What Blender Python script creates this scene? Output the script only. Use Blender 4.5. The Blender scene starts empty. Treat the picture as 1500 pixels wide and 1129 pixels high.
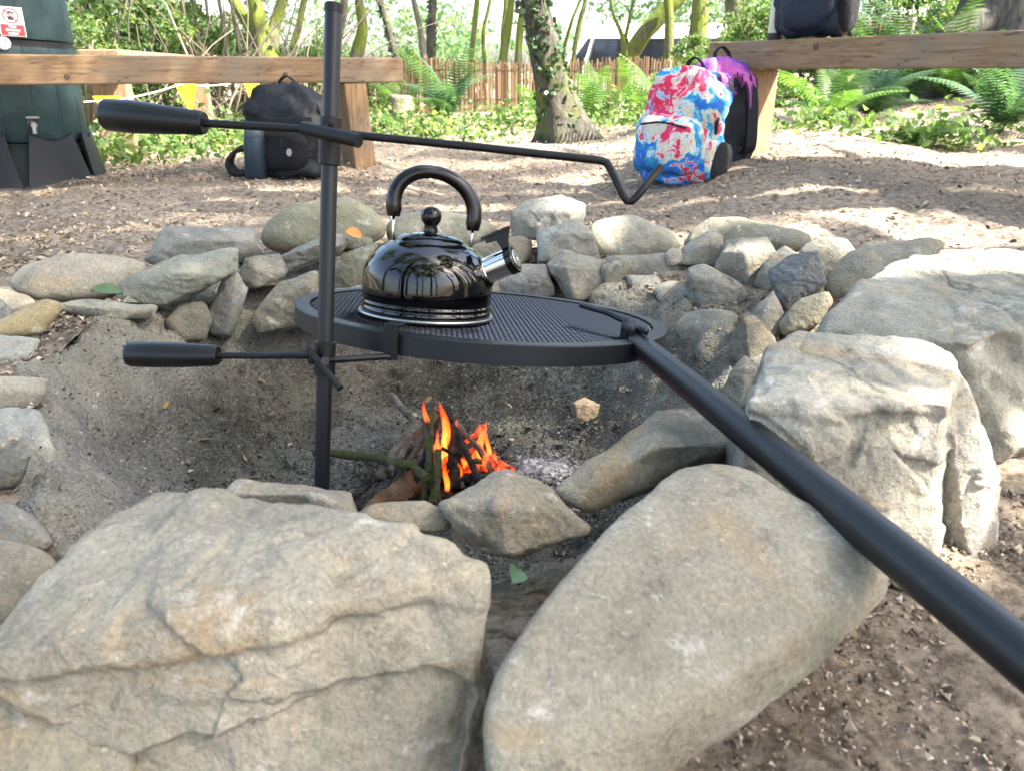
import bpy, bmesh, math, random
import numpy as np
from mathutils import Vector, Matrix, Quaternion

random.seed(7)
RNG = np.random.default_rng(7)
R = math.radians
scene = bpy.context.scene
C = scene.collection

# ---------------------------------------------------------------- camera
FPX = 1130.0                       # focal length in pixels of the 1500 px wide photograph
CAMH = 0.47                        # a crouching photographer: lens 47 cm above the trodden earth
PITCH = math.atan((564.5 - 106.0) / FPX)
CP, SP = math.cos(PITCH), math.sin(PITCH)
cam_d = bpy.data.cameras.new('camera')
cam = bpy.data.objects.new('camera', cam_d)
C.objects.link(cam)
cam.location = (0, 0, CAMH)
cam.rotation_euler = (math.pi / 2 - PITCH, 0, 0)
cam_d.sensor_width = 36.0
cam_d.lens = 36.0 * FPX / 1500.0
cam_d.clip_start = 0.02
cam_d.clip_end = 2000
cam_d.dof.use_dof = True
cam_d.dof.focus_distance = 1.25
cam_d.dof.aperture_fstop = 11.0
scene.camera = cam

# ---------------------------------------------------------------- world, sun, exposure
SUN_AZ = R(107)                     # clockwise from +Y: the sun stands to the right
SUN_EL = R(52)
world = bpy.data.worlds.new('World')
scene.world = world
world.use_nodes = True
wn = world.node_tree.nodes
wl = world.node_tree.links
wn.clear()
sky = wn.new('ShaderNodeTexSky')
sky.sky_type = 'NISHITA'
sky.sun_disc = False
sky.sun_elevation = SUN_EL
sky.sun_rotation = SUN_AZ
sky.air_density = 1.0
sky.dust_density = 4.0
sky.ozone_density = 0.6
bg = wn.new('ShaderNodeBackground')
bg.inputs['Strength'].default_value = 0.15
wo = wn.new('ShaderNodeOutputWorld')
wl.new(sky.outputs[0], bg.inputs[0])
wl.new(bg.outputs[0], wo.inputs[0])
sun_d = bpy.data.lights.new('sun', 'SUN')
sun_d.energy = 5.0
sun_d.angle = R(0.5)
sun_d.color = (1.0, 0.93, 0.82)
sun = bpy.data.objects.new('sun', sun_d)
C.objects.link(sun)
SUNV = Vector((math.sin(SUN_AZ) * math.cos(SUN_EL), math.cos(SUN_AZ) * math.cos(SUN_EL), math.sin(SUN_EL)))
sun.rotation_euler = SUNV.to_track_quat('Z', 'Y').to_euler()
vs = scene.view_settings
vs.view_transform = 'Standard'
vs.look = 'None'
vs.gamma = 1.0
vs.use_curve_mapping = False
vs.exposure = 2.78
scene.render.engine = 'CYCLES'
scene.cycles.use_denoising = True
scene.cycles.max_bounces = 6
scene.cycles.transparent_max_bounces = 8
scene.cycles.diffuse_bounces = 3
scene.cycles.sample_clamp_indirect = 6.0

# ---------------------------------------------------------------- measuring helpers (turn a direction into a place at a given distance)
def ray(px, py):
    u = (px - 750.0) / FPX
    v = (py - 564.5) / FPX
    return Vector((u, CP - v * SP, -(SP + v * CP)))
CAM = Vector((0, 0, CAMH))
def at(px, py, Y):
    d = ray(px, py)
    return CAM + d * (Y / d.y)
def atz(px, py, z):
    d = ray(px, py)
    return CAM + d * ((CAMH - z) / (-d.z))
def atc(px, py, zc):
    return CAM + ray(px, py) * zc

# ---------------------------------------------------------------- numpy noise
def _hash(ix, iy, iz, s):
    h = (ix * 374761393 + iy * 668265263 + iz * 2147483647 + s * 974634777) & 0xffffffff
    h = ((h ^ (h >> 13)) * 1274126177) & 0xffffffff
    h = (h ^ (h >> 16)) & 0xffffffff
    return h.astype(np.float64) / 4294967295.0
def vnoise(p, s=0):
    f = np.floor(p)
    i = f.astype(np.int64)
    t = p - f
    t = t * t * t * (t * (t * 6 - 15) + 10)
    r = 0.0
    for dx in (0, 1):
        wx = t[:, 0] if dx else 1 - t[:, 0]
        for dy in (0, 1):
            wy = t[:, 1] if dy else 1 - t[:, 1]
            for dz in (0, 1):
                wz = t[:, 2] if dz else 1 - t[:, 2]
                r = r + wx * wy * wz * _hash(i[:, 0] + dx, i[:, 1] + dy, i[:, 2] + dz, s)
    return r * 2 - 1
def fbm(p, octv=4, s=0, gain=0.5):
    a, r, f = 1.0, 0.0, 1.0
    for k in range(octv):
        r = r + a * vnoise(p * f + 17.3 * k, s + k)
        a *= gain
        f *= 2.03
    return r
def worley(p, s=0):
    f = np.floor(p)
    i = f.astype(np.int64)
    best = np.full(len(p), 9.0)
    for dx in (-1, 0, 1):
        for dy in (-1, 0, 1):
            for dz in (-1, 0, 1):
                jx, jy, jz = i[:, 0] + dx, i[:, 1] + dy, i[:, 2] + dz
                q = np.stack([jx + _hash(jx, jy, jz, s), jy + _hash(jx, jy, jz, s + 1), jz + _hash(jx, jy, jz, s + 2)], 1)
                best = np.minimum(best, ((p - q) ** 2).sum(1))
    return np.sqrt(best)
def sstep(a, b, x):
    t = np.clip((x - a) / (b - a), 0, 1)
    return t * t * (3 - 2 * t)

# ---------------------------------------------------------------- mesh helpers
def mesh_np(name, v, tris, smooth=True):
    """v (n,3), tris (m,k) -> mesh data"""
    v = np.asarray(v, np.float32)
    tris = np.asarray(tris, np.int32)
    me = bpy.data.meshes.new(name)
    m, k = tris.shape
    me.vertices.add(len(v))
    me.vertices.foreach_set('co', v.ravel())
    me.loops.add(m * k)
    me.loops.foreach_set('vertex_index', tris.ravel())
    me.polygons.add(m)
    me.polygons.foreach_set('loop_start', np.arange(0, m * k, k, dtype=np.int32))
    me.polygons.foreach_set('loop_total', np.full(m, k, np.int32))
    me.polygons.foreach_set('use_smooth', np.full(m, smooth, bool))
    me.update(calc_edges=True)
    me.validate()
    return me
def link(name, me, mat=None, parent=None):
    o = bpy.data.objects.new(name, me)
    C.objects.link(o)
    if mat is not None and me is not None and len(me.materials) == 0:
        me.materials.append(mat)
    if parent is not None:
        o.parent = parent
    return o
def empty(name, loc=(0, 0, 0), rz=0.0):
    o = bpy.data.objects.new(name, None)
    C.objects.link(o)
    o.location = loc
    o.rotation_euler = (0, 0, rz)
    o.empty_display_size = 0.05
    return o
def tag(o, label=None, cat=None, group=None, kind=None):
    if label: o['label'] = label
    if cat: o['category'] = cat
    if group: o['group'] = group
    if kind: o['kind'] = kind
    return o

class MB:
    def __init__(self):
        self.v, self.f = [], []
    def add(self, vs, fs):
        n = len(self.v)
        self.v += [tuple(x) for x in vs]
        self.f += [tuple(i + n for i in f) for f in fs]
        return self
    def box(self, c, s, rot=None, taper=1.0):
        hx, hy, hz = s[0] / 2, s[1] / 2, s[2] / 2
        pts = []
        for z in (-1, 1):
            k = 1.0 if z < 0 else taper
            for x, y in ((-1, -1), (1, -1), (1, 1), (-1, 1)):
                p = Vector((x * hx * k, y * hy * k, z * hz))
                if rot is not None: p = rot @ p
                pts.append(p + Vector(c))
        return self.add(pts, [(3, 2, 1, 0), (4, 5, 6, 7), (0, 1, 5, 4), (1, 2, 6, 5), (2, 3, 7, 6), (3, 0, 4, 7)])
    def bbox(self, c, s, b=0.004, rot=None):
        """box with bevelled edges (rounded 24-vertex box)"""
        hx, hy, hz = s[0] / 2, s[1] / 2, s[2] / 2
        bm = bmesh.new()
        bmesh.ops.create_cube(bm, size=1.0)
        for v in bm.verts:
            v.co = Vector((v.co.x * s[0], v.co.y * s[1], v.co.z * s[2]))
        bmesh.ops.bevel(bm, geom=list(bm.edges), offset=b, segments=2, profile=0.5, affect='EDGES')
        pts = [((rot @ v.co) if rot is not None else v.co) + Vector(c) for v in bm.verts]
        bm.verts.index_update()
        fs = [[v.index for v in f.verts] for f in bm.faces]
        bm.free()
        return self.add(pts, fs)
    def tube(self, pts, rad, n=10, caps=True, flat=1.0):
        pts = [Vector(p) for p in pts]
        if not hasattr(rad, '__len__'): rad = [rad] * len(pts)
        T = []
        for i in range(len(pts)):
            a = pts[max(0, i - 1)]; b = pts[min(len(pts) - 1, i + 1)]
            T.append((b - a).normalized())
        up = Vector((0, 0, 1)) if abs(T[0].z) < 0.9 else Vector((1, 0, 0))
        nx = T[0].cross(up).normalized()
        base = len(self.v)
        for i, p in enumerate(pts):
            nx = (nx - T[i] * nx.dot(T[i])).normalized()
            ny = T[i].cross(nx)
            for k in range(n):
                a = 2 * math.pi * k / n
                self.v.append(tuple(p + nx * (math.cos(a) * rad[i]) + ny * (math.sin(a) * rad[i] * flat)))
        for i in range(len(pts) - 1):
            for k in range(n):
                a = base + i * n + k; b = base + i * n + (k + 1) % n
                self.f.append((a, b, b + n, a + n))
        if caps:
            self.f.append(tuple(base + k for k in range(n))[::-1])
            e = base + (len(pts) - 1) * n
            self.f.append(tuple(e + k for k in range(n)))
        return self
    def lathe(self, prof, n=32, org=(0, 0, 0), ax=None, a0=0, a1=2 * math.pi, rfun=None):
        """prof: list of (r, h); ax: 3x3 matrix for the axis frame"""
        org = Vector(org)
        base = len(self.v)
        full = abs(a1 - a0 - 2 * math.pi) < 1e-6
        cols = n if full else n + 1
        for r, h in prof:
            for k in range(cols):
                a = a0 + (a1 - a0) * k / n
                rr = r * (rfun(a, h) if rfun else 1)
                p = Vector((rr * math.cos(a), rr * math.sin(a), h))
                if ax is not None: p = ax @ p
                self.v.append(tuple(org + p))
        for i in range(len(prof) - 1):
            for k in range(n):
                k2 = (k + 1) % cols if full else k + 1
                a = base + i * cols + k; b = base + i * cols + k2
                self.f.append((a, b, b + cols, a + cols))
        return self
    def prism(self, poly, a, b):
        """poly: list of Vectors; extruded from +a to +b offsets"""
        n = len(poly)
        vs = [Vector(p) + Vector(a) for p in poly] + [Vector(p) + Vector(b) for p in poly]
        fs = [tuple(range(n))[::-1], tuple(range(n, 2 * n))]
        for i in range(n):
            j = (i + 1) % n
            fs.append((i, j, n + j, n + i))
        return self.add(vs, fs)
    def mesh(self, name, smooth=False):
        me = bpy.data.meshes.new(name)
        me.from_pydata(self.v, [], self.f)
        if smooth:
            me.polygons.foreach_set('use_smooth', [True] * len(me.polygons))
        me.update()
        return me
    def build(self, name, mat, parent=None, smooth=False, autosmooth=None):
        me = self.mesh(name, smooth or autosmooth is not None)
        bm = bmesh.new(); bm.from_mesh(me)
        bmesh.ops.recalc_face_normals(bm, faces=bm.faces)
        if autosmooth is not None:
            for e in bm.edges:
                if len(e.link_faces) == 2 and e.calc_face_angle(0) > R(autosmooth):
                    e.smooth = False
        bm.to_mesh(me); bm.free()
        return link(name, me, mat, parent)

def relocate(o, loc):
    """give a mesh built in world coordinates an origin at loc"""
    loc = Vector(loc)
    o.data.transform(Matrix.Translation(-loc))
    o.location = loc
    return o
# layout of the woodland around the clearing
BGC = 0.55
# x, y of the foot, height, bark, crown, crown size, lean of the top
def _over(px_, py_, h, cs, bark_, cr, fx, fy):
    # an unseen crown placed between the sun and the spot (px_, py_) to shade it; its trunk is rooted at fx, fy
    cx, cy = px_ + h * math.sin(SUN_AZ) / math.tan(SUN_EL), py_ + h * math.cos(SUN_AZ) / math.tan(SUN_EL)
    return (fx, fy, h, bark_, cr, cs, (cx - fx, cy - fy))
SHADE_TREES = [_over(-1.3, 0.5, 5.2, 0.54, 'bark_moss', 0, 4.2, -0.8), _over(-1.3, 1.9, 5.4, 0.54, 'bark_grey', 1, 4.6, 1.3), _over(-1.1, 1.2, 6.6, 0.54, 'bark_grey', 2, 5.4, 0.2), _over(-0.52, 0.35, 6.0, 0.27, 'bark_moss', 1, 4.9, -1.6),
          _over(-0.52, 1.7, 6.2, 0.27, 'bark_moss', 0, 5.0, 2.2), _over(-2.0, 3.2, 5.6, 0.55, 'bark_moss', 2, 4.4, 2.9), _over(-0.03, 0.45, 5.8, 0.12, 'bark_grey', 2, 4.8, -1.0), _over(-0.05, 0.40, 7.0, 0.12, 'bark_moss', 1, 5.9, -1.2), _over(-0.22, 0.62, 6.6, 0.20, 'bark_moss', 0, 5.6, -0.6), _over(-1.5, 3.5, 6.8, 0.45, 'bark_grey', 1, 5.2, 3.0), _over(-2.4, 3.0, 6.2, 0.45, 'bark_moss', 0, 3.9, 2.3), _over(-0.42, 1.1, 5.6, 0.24, 'bark_moss', 2, 4.7, 0.4), _over(0.12, 1.55, 6.8, 0.13, 'bark_moss', 0, 6.0, 0.9), _over(-0.08, 1.5, 6.0, 0.18, 'bark_grey', 1, 5.3, 1.0), _over(1.9, 2.6, 5.2, 0.35, 'bark_grey', 1, 6.6, 1.2), _over(0.1, 3.0, 6.2, 0.28, 'bark_grey', 0, 6.2, 2.6), _over(-0.6, 4.6, 6.4, 0.4, 'bark_moss', 1, 6.5, 3.6), _over(-1.3, -1.0, 5.4, 0.42, 'bark_grey', 2, 4.4, -2.6),
          (-2.2, -2.6, 6.0, 'bark_grey', 0, 0.9, (1.4, 1.8)), (0.9, -3.6, 6.4, 'bark_moss', 1, 0.9, (0.2, 1.6)), (-3.4, 0.2, 6.2, 'bark_moss', 2, 0.9, (1.0, 0.8)), (8.5, 5.5, 6.8, 'bark_grey', 0, 0.8, (0, 0)),
          (-6.0, 4.8, 6.4, 'bark_moss', 1, 1.0, (0, 0)), (2.4, -5.5, 6.0, 'bark_grey', 2, 0.9, (0, 0)), (-1.4, -5.0, 5.6, 'bark_grey', 0, 0.9, (0, 0)), (-0.4, -6.5, 6.0, 'bark_moss', 1, 1.0, (0, 0)), (-4.6, -3.6, 6.0, 'bark_grey', 2, 1.0, (0, 0))]
BUSHES = [(150, 7.0, 0.95, 1.1), (210, 7.8, 1.05, 1.2), (280, 8.6, 0.9, 1.1), (340, 9.2, 0.8, 1.0), (430, 8.0, 0.62, 1.0), (110, 6.2, 0.7, 1.1), (470, 10.0, 0.7, 1.0), (545, 9.6, 0.5, 0.9), (600, 11.6, 0.6, 1.1),
          (1050, 9.0, 0.62, 1.2), (1110, 8.6, 0.75, 1.2), (1160, 9.6, 0.9, 1.2), (1240, 10.2, 1.1, 1.2), (1330, 10.4, 1.1, 1.1), (1410, 9.6, 0.9, 1.1), (700, 11.8, 0.42, 0.9), (800, 11.9, 0.42, 0.9), (1010, 7.4, 0.45, 1.0), (1120, 5.9, 0.30, 1.0)]
BUSHLAB = ['leafy bush right beside the water butt', 'tall tangled bush behind the sunlit sleeper bench', 'loose bush behind the yellow pennants', 'thin bush at the foot of the forked mossy tree', 'small bush between the forked tree and the pole', 'dense bush half hidden by the water butt',
           'bush behind the steel pole', 'low bush behind the bench end', 'bush left of the big fern behind the fence', 'ivy bush below the stout mossy tree', 'dark bush between the fence and the right bench', 'bush behind the cream flask', 'broad bush behind the navy backpack',
           'broad bush behind the bank fence', 'bush beside the old tree', 'small bush behind the reed fence near the twin-stemmed tree', 'small bush behind the reed fence near the ivy-clad tree', 'low bush behind the tie-dye backpack', 'small bush behind the purple drip backpack']
_r = random.Random(4)
FARWOOD = []
for _i in range(120):
    _x = _r.uniform(-22, 26); _y = _r.uniform(25, 36)
    if -8.5 < _x < -3.2 and _r.random() < 0.6: continue       # the bright gap in the trees
    FARWOOD.append((_x, _y, _r.uniform(1.0, 2.2), _r.uniform(-0.3, 6.5)))
def adopt(o, parent):
    o.parent = parent
    o.matrix_parent_inverse = parent.matrix_basis.inverted()
    return o

# ---------------------------------------------------------------- materials
class NT:
    def __init__(self, name):
        self.m = bpy.data.materials.new(name)
        self.m.use_nodes = True
        self.t = self.m.node_tree
        self.t.nodes.clear()
        self.out = self.t.nodes.new('ShaderNodeOutputMaterial')
    def n(self, typ, **kw):
        nd = self.t.nodes.new('ShaderNode' + typ)
        for k, v in kw.items():
            if k.startswith('_'):
                setattr(nd, k[1:], v)
            else:
                self.set(nd, k.replace('__', ' '), v)
        return nd
    def set(self, nd, key, v):
        s = nd.inputs[int(key[1:])] if key[0] == 'i' and key[1:].isdigit() else nd.inputs[key]
        if isinstance(v, bpy.types.NodeSocket):
            self.t.links.new(v, s)
        else:
            s.default_value = v
    def l(self, a, b):
        self.t.links.new(a, b)
    def ramp(self, fac, stops, interp='LINEAR'):
        nd = self.t.nodes.new('ShaderNodeValToRGB')
        cr = nd.color_ramp
        cr.interpolation = interp
        while len(cr.elements) > 1: cr.elements.remove(cr.elements[-1])
        for i, (p, c) in enumerate(stops):
            e = cr.elements[0] if i == 0 else cr.elements.new(p)
            e.position = p
            e.color = (c[0], c[1], c[2], 1) if hasattr(c, '__len__') else (c, c, c, 1)
        self.l(fac, nd.inputs[0])
        return nd.outputs[0]
    def noise(self, vec, scale, detail=4, rough=0.55, dist=0.0):
        nd = self.n('TexNoise', Vector=vec, Scale=scale, Detail=detail, Roughness=rough, Distortion=dist)
        return nd.outputs['Fac']
    def vor(self, vec, scale, feat='F1', out='Distance', rand=1.0):
        nd = self.n('TexVoronoi', _feature=feat, Vector=vec, Scale=scale, Randomness=rand)
        return nd.outputs[out]
    def mix(self, fac, a, b, blend='MIX'):
        nd = self.t.nodes.new('ShaderNodeMix')
        nd.data_type = 'RGBA'
        nd.blend_type = blend
        for s, v in ((nd.inputs[0], fac), (nd.inputs[6], a), (nd.inputs[7], b)):
            if isinstance(v, bpy.types.NodeSocket): self.l(v, s)
            elif hasattr(v, '__len__'): s.default_value = (v[0], v[1], v[2], 1)
            else: s.default_value = v
        return nd.outputs[2]
    def math(self, op, a, b=0.0, c=None, clamp=False):
        nd = self.t.nodes.new('ShaderNodeMath')
        nd.operation = op
        nd.use_clamp = clamp
        for i, v in enumerate((a, b, c)):
            if v is None: continue
            if isinstance(v, bpy.types.NodeSocket): self.l(v, nd.inputs[i])
            else: nd.inputs[i].default_value = v
        return nd.outputs[0]
    def geo(self): return self.n('NewGeometry')
    def pos(self): return self.geo().outputs['Position']
    def obj(self): return self.n('TexCoord').outputs['Object']
    def island(self): return self.geo().outputs['Random Per Island']
    def mapv(self, vec, scale=(1, 1, 1), rot=(0, 0, 0), loc=(0, 0, 0)):
        nd = self.n('Mapping', Vector=vec, Location=loc, Rotation=rot, Scale=scale)
        return nd.outputs[0]
    def bump(self, h, strength=0.5, dist=0.01, normal=None):
        nd = self.n('Bump', Height=h, Strength=strength, Distance=dist)
        if normal is not None: self.l(normal, nd.inputs['Normal'])
        return nd.outputs[0]
    def pbr(self, col, rough=0.6, metal=0.0, normal=None, spec=0.5, coat=0.0, sheen=0.0):
        b = self.t.nodes.new('ShaderNodeBsdfPrincipled')
        def s(k, v):
            if isinstance(v, bpy.types.NodeSocket): self.l(v, b.inputs[k])
            elif hasattr(v, '__len__'): b.inputs[k].default_value = (v[0], v[1], v[2], 1)
            else: b.inputs[k].default_value = v
        s('Base Color', col); s('Roughness', rough); s('Metallic', metal); s('Specular IOR Level', spec)
        if coat: s('Coat Weight', coat); b.inputs['Coat Roughness'].default_value = 0.05
        if sheen: s('Sheen Weight', sheen)
        if normal is not None: self.l(normal, b.inputs['Normal'])
        self.l(b.outputs[0], self.out.inputs[0])
        self.b = b
        return self.m

M = {}
FLAME_STRENGTH = 25.0      # light given off per metre of flame
def simple(name, col, rough=0.5, metal=0.0, spec=0.5, var=0.0, bump=0.0, bscale=200.0, coat=0.0):
    t = NT(name)
    c = col
    if var:
        n = t.noise(t.obj(), 6.0, 5, 0.65)
        c = t.mix(t.ramp(n, [(0.3, 0.0), (0.7, 1.0)]), tuple(x * (1 - var) for x in col), tuple(min(1, x * (1 + var)) for x in col))
    nm = t.bump(t.noise(t.obj(), bscale, 3, 0.6), bump, 0.003) if bump else None
    M[name] = t.pbr(c, rough, metal, nm, spec, coat)
    return M[name]

# stone: per-object tint through the object colour, lichen, ochre stains, pores
def stone_mat(name, lichen=0.56, scale=1.0, dusty=0.0):
    t = NT(name)
    p = t.pos()
    col = t.n('ObjectInfo').outputs['Color']
    big = t.noise(p, 7.0 * scale, 6, 0.62, 0.6)
    c = t.mix(t.ramp(big, [(0.30, 0.0), (0.70, 1.0)]), t.mix(0.62, col, (0.09, 0.085, 0.07)), t.mix(0.16, col, (0.62, 0.57, 0.48)))
    st = t.noise(t.mapv(p, (1, 1, 2.4), (0.5, 0.2, 0)), 11.0 * scale, 5, 0.6, 0.8)
    c = t.mix(t.ramp(st, [(0.56, 0.0), (0.70, 0.75)]), c, (0.34, 0.25, 0.145))
    gr = t.noise(p, 17.0 * scale, 5, 0.7)
    c = t.mix(t.ramp(gr, [(0.58, 0.0), (0.72, 0.55)]), c, (0.15, 0.17, 0.085))
    li = t.noise(t.mapv(p, (1, 1, 1), (0, 0, 0), (3, 1, 7)), 21.0 * scale, 7, 0.72, 0.25)
    lm = t.ramp(li, [(lichen, 0.0), (lichen + 0.10, 0.7)])
    c = t.mix(lm, c, (0.56, 0.54, 0.49))
    dk = t.noise(t.mapv(p, (1, 1, 1), (0.3, 0, 0), (9, 4, 2)), 32.0 * scale, 7, 0.75, 0.3)
    c = t.mix(t.ramp(dk, [(0.54, 0.0), (0.68, 0.55)]), c, (0.10, 0.09, 0.07))
    fine = t.noise(p, 240.0, 4, 0.75)
    c = t.mix(t.ramp(fine, [(0.30, 0.75), (0.62, 0.0)]), c, t.mix(0.6, c, (0.05, 0.045, 0.04)))
    c = t.mix(t.ramp(t.noise(t.mapv(p, (1, 1, 1), (0, 0, 0), (2, 8, 3)), 130.0, 3, 0.7), [(0.62, 0.0), (0.74, 0.5)]), c, (0.58, 0.55, 0.48))
    mid = t.noise(p, 60.0, 7, 0.72)
    h = t.math('ADD', t.math('MULTIPLY', mid, 1.0), t.math('MULTIPLY', fine, 0.25))
    nm = t.bump(h, 0.75, 0.006)
    nm = t.bump(t.noise(p, 22.0, 6, 0.6, 0.3), 0.55, 0.018, nm)
    M[name] = t.pbr(c, 0.88, 0, nm, 0.25)
stone_mat('stone', 0.59)
stone_mat('stone_near', 0.575, 0.85)

# ash, clay and grit of the pit
t = NT('pit_clay')
p = t.pos()
sp = t.vor(p, 190.0, 'F1', 'Color')
spk = t.ramp(sp, [(0.0, (0.016, 0.015, 0.012)), (0.35, (0.06, 0.057, 0.046)), (0.7, (0.125, 0.12, 0.10)), (1.0, (0.34, 0.33, 0.295))])
bn = t.noise(p, 4.5, 5, 0.6, 0.7)
c = t.mix(t.ramp(bn, [(0.38, 0.0), (0.62, 1.0)]), t.mix(0.6, spk, (0.11, 0.105, 0.085)), t.mix(0.6, spk, (0.30, 0.29, 0.25)))
hgt = t.n('SeparateXYZ', Vector=p).outputs[2]
wall = t.ramp(t.math('ADD', hgt, t.math('MULTIPLY', bn, 0.10)), [(0.0, 0.0), (0.08, 1.0)])
wallc = t.mix(t.noise(p, 30, 5, 0.7), (0.16, 0.15, 0.115), (0.36, 0.34, 0.275))
c = t.mix(t.math('MULTIPLY', wall, 0.75), c, wallc)
soot = t.n('VectorMath', _operation='DISTANCE', i0=p, i1=(0.0, 1.50, -0.2)).outputs['Value']
sootf = t.ramp(t.math('ADD', soot, t.math('MULTIPLY', t.noise(p, 9, 5, 0.7), 0.3)), [(0.20, 0.62), (0.52, 0.0)])
c = t.mix(sootf, c, t.mix(0.2, spk, (0.035, 0.033, 0.03)))
ash = t.n('VectorMath', _operation='DISTANCE', i0=p, i1=(-0.52, 0.80, -0.2)).outputs['Value']
c = t.mix(t.ramp(ash, [(0.16, 0.55), (0.42, 0.0)]), c, t.mix(0.5, spk, (0.36, 0.36, 0.36)))
h = t.math('ADD', t.noise(p, 90, 6, 0.75), t.math('MULTIPLY', t.vor(p, 210.0), 0.8))
nm = t.bump(h, 0.9, 0.008)
nm = t.bump(t.noise(p, 22, 5, 0.6), 0.7, 0.02, nm)
M['pit_clay'] = t.pbr(c, 0.95, 0, nm, 0.1)

# trodden woodland earth
t = NT('earth')
p = t.pos()
a = t.noise(p, 1.3, 6, 0.65, 0.5)
b = t.noise(t.mapv(p, (1, 3.2, 1)), 14.0, 6, 0.72, 0.8)
c = t.mix(t.ramp(a, [(0.35, 0.0), (0.65, 1.0)]), (0.20, 0.165, 0.126), (0.36, 0.30, 0.235))
c = t.mix(t.ramp(b, [(0.35, 0.0), (0.72, 0.8)]), c, (0.37, 0.305, 0.235))
c = t.mix(t.ramp(t.noise(p, 48, 5, 0.75), [(0.36, 0.85), (0.58, 0.0)]), c, (0.065, 0.048, 0.036))
g = t.ramp(t.noise(p, 0.55, 4, 0.6), [(0.52, 0.0), (0.66, 0.5)])
far = t.ramp(t.n('SeparateXYZ', Vector=p).outputs[1], [(0.0, 0.0), (1.0, 1.0)])
c = t.mix(t.math('MULTIPLY', g, t.math('GREATER_THAN', t.n('SeparateXYZ', Vector=p).outputs[1], 8.0)), c, (0.08, 0.11, 0.035))
h = t.math('ADD', t.noise(p, 70, 7, 0.75), t.math('MULTIPLY', b, 0.9))
nm = t.bump(h, 0.9, 0.014)
M['earth'] = t.pbr(c, 0.95, 0, nm, 0.1)

def island_mat(name, stops, rough=0.8, trans=0.0, spec=0.2, bump=0.0):
    t = NT(name)
    c = t.ramp(t.island(), stops)
    if trans <= 0:
        M[name] = t.pbr(c, rough, 0, None, spec)
        return
    b = t.t.nodes.new('ShaderNodeBsdfPrincipled')
    t.l(c, b.inputs['Base Color'])
    b.inputs['Roughness'].default_value = rough
    b.inputs['Specular IOR Level'].default_value = spec
    tr = t.n('BsdfTranslucent')
    t.l(t.mix(1.0, c, (1.5, 1.7, 0.8), 'MULTIPLY'), tr.inputs[0])
    mx = t.n('MixShader', Fac=trans)
    t.l(b.outputs[0], mx.inputs[1]); t.l(tr.outputs[0], mx.inputs[2])
    t.l(mx.outputs[0], t.out.inputs[0])
    M[name] = t.m
island_mat('litter', [(0.0, (0.08, 0.058, 0.04)), (0.3, (0.20, 0.15, 0.10)), (0.7, (0.33, 0.265, 0.18)), (0.965, (0.46, 0.38, 0.27)), (0.985, (0.36, 0.19, 0.05)), (1.0, (0.2, 0.2, 0.06))])
island_mat('grit', [(0.0, (0.015, 0.015, 0.013)), (0.45, (0.06, 0.057, 0.045)), (0.8, (0.15, 0.143, 0.115)), (1.0, (0.38, 0.37, 0.33))])
island_mat('leaf_canopy', [(0.0, (0.045, 0.085, 0.02)), (0.6, (0.075, 0.13, 0.03)), (1.0, (0.12, 0.17, 0.045))], 0.5, 0.45)
island_mat('leaf_bush', [(0.0, (0.045, 0.09, 0.03)), (0.6, (0.095, 0.155, 0.05)), (0.9, (0.16, 0.21, 0.075)), (1.0, (0.26, 0.26, 0.11))], 0.45, 0.4)
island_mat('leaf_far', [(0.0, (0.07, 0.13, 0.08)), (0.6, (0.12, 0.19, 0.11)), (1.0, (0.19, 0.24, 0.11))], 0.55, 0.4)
island_mat('leaf_ivy', [(0.0, (0.025, 0.055, 0.025)), (0.7, (0.05, 0.095, 0.04)), (1.0, (0.09, 0.13, 0.07))], 0.32, 0.15, 0.5)
island_mat('fern', [(0.0, (0.05, 0.10, 0.03)), (0.6, (0.075, 0.14, 0.035)), (1.0, (0.11, 0.18, 0.05))], 0.5, 0.4)
island_mat('fern_blue', [(0.0, (0.04, 0.085, 0.045)), (0.6, (0.06, 0.115, 0.06)), (1.0, (0.08, 0.14, 0.07))], 0.5, 0.35)
island_mat('reed', [(0.0, (0.09, 0.055, 0.034)), (0.6, (0.17, 0.105, 0.06)), (0.88, (0.25, 0.165, 0.095)), (1.0, (0.42, 0.34, 0.22))], 0.7)
island_mat('twig', [(0.0, (0.07, 0.058, 0.042)), (0.6, (0.15, 0.128, 0.095)), (1.0, (0.28, 0.245, 0.19))], 0.85)
island_mat('soil_bits', [(0.0, (0.045, 0.034, 0.025)), (0.5, (0.16, 0.125, 0.092)), (0.9, (0.34, 0.28, 0.22)), (1.0, (0.5, 0.44, 0.36))], 0.95)

def bark(name, dark, light, moss, mossamt, ms=3.0):
    t = NT(name)
    p = t.pos()
    v = t.mapv(p, (1, 1, 0.22))
    n = t.noise(v, 26.0, 6, 0.7, 0.5)
    c = t.mix(t.ramp(n, [(0.32, 0.0), (0.68, 1.0)]), dark, light)
    mm = t.ramp(t.noise(p, ms, 5, 0.7), [(mossamt - 0.06, 0.0), (mossamt + 0.08, 0.92)])
    mc = t.mix(t.noise(p, 40, 4, 0.7), tuple(x * 0.55 for x in moss), tuple(x * 1.3 for x in moss))
    c = t.mix(mm, c, mc)
    nm = t.bump(n, 1.0, 0.03)
    nm = t.bump(t.noise(p, 90, 4, 0.7), 0.5, 0.01, nm)
    M[name] = t.pbr(c, 0.92, 0, nm, 0.15)
bark('bark_ivy', (0.03, 0.027, 0.022), (0.12, 0.11, 0.09), (0.12, 0.15, 0.03), 0.58)
bark('bark_moss', (0.05, 0.045, 0.03), (0.19, 0.17, 0.12), (0.15, 0.19, 0.03), 0.44, 5.0)
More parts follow.
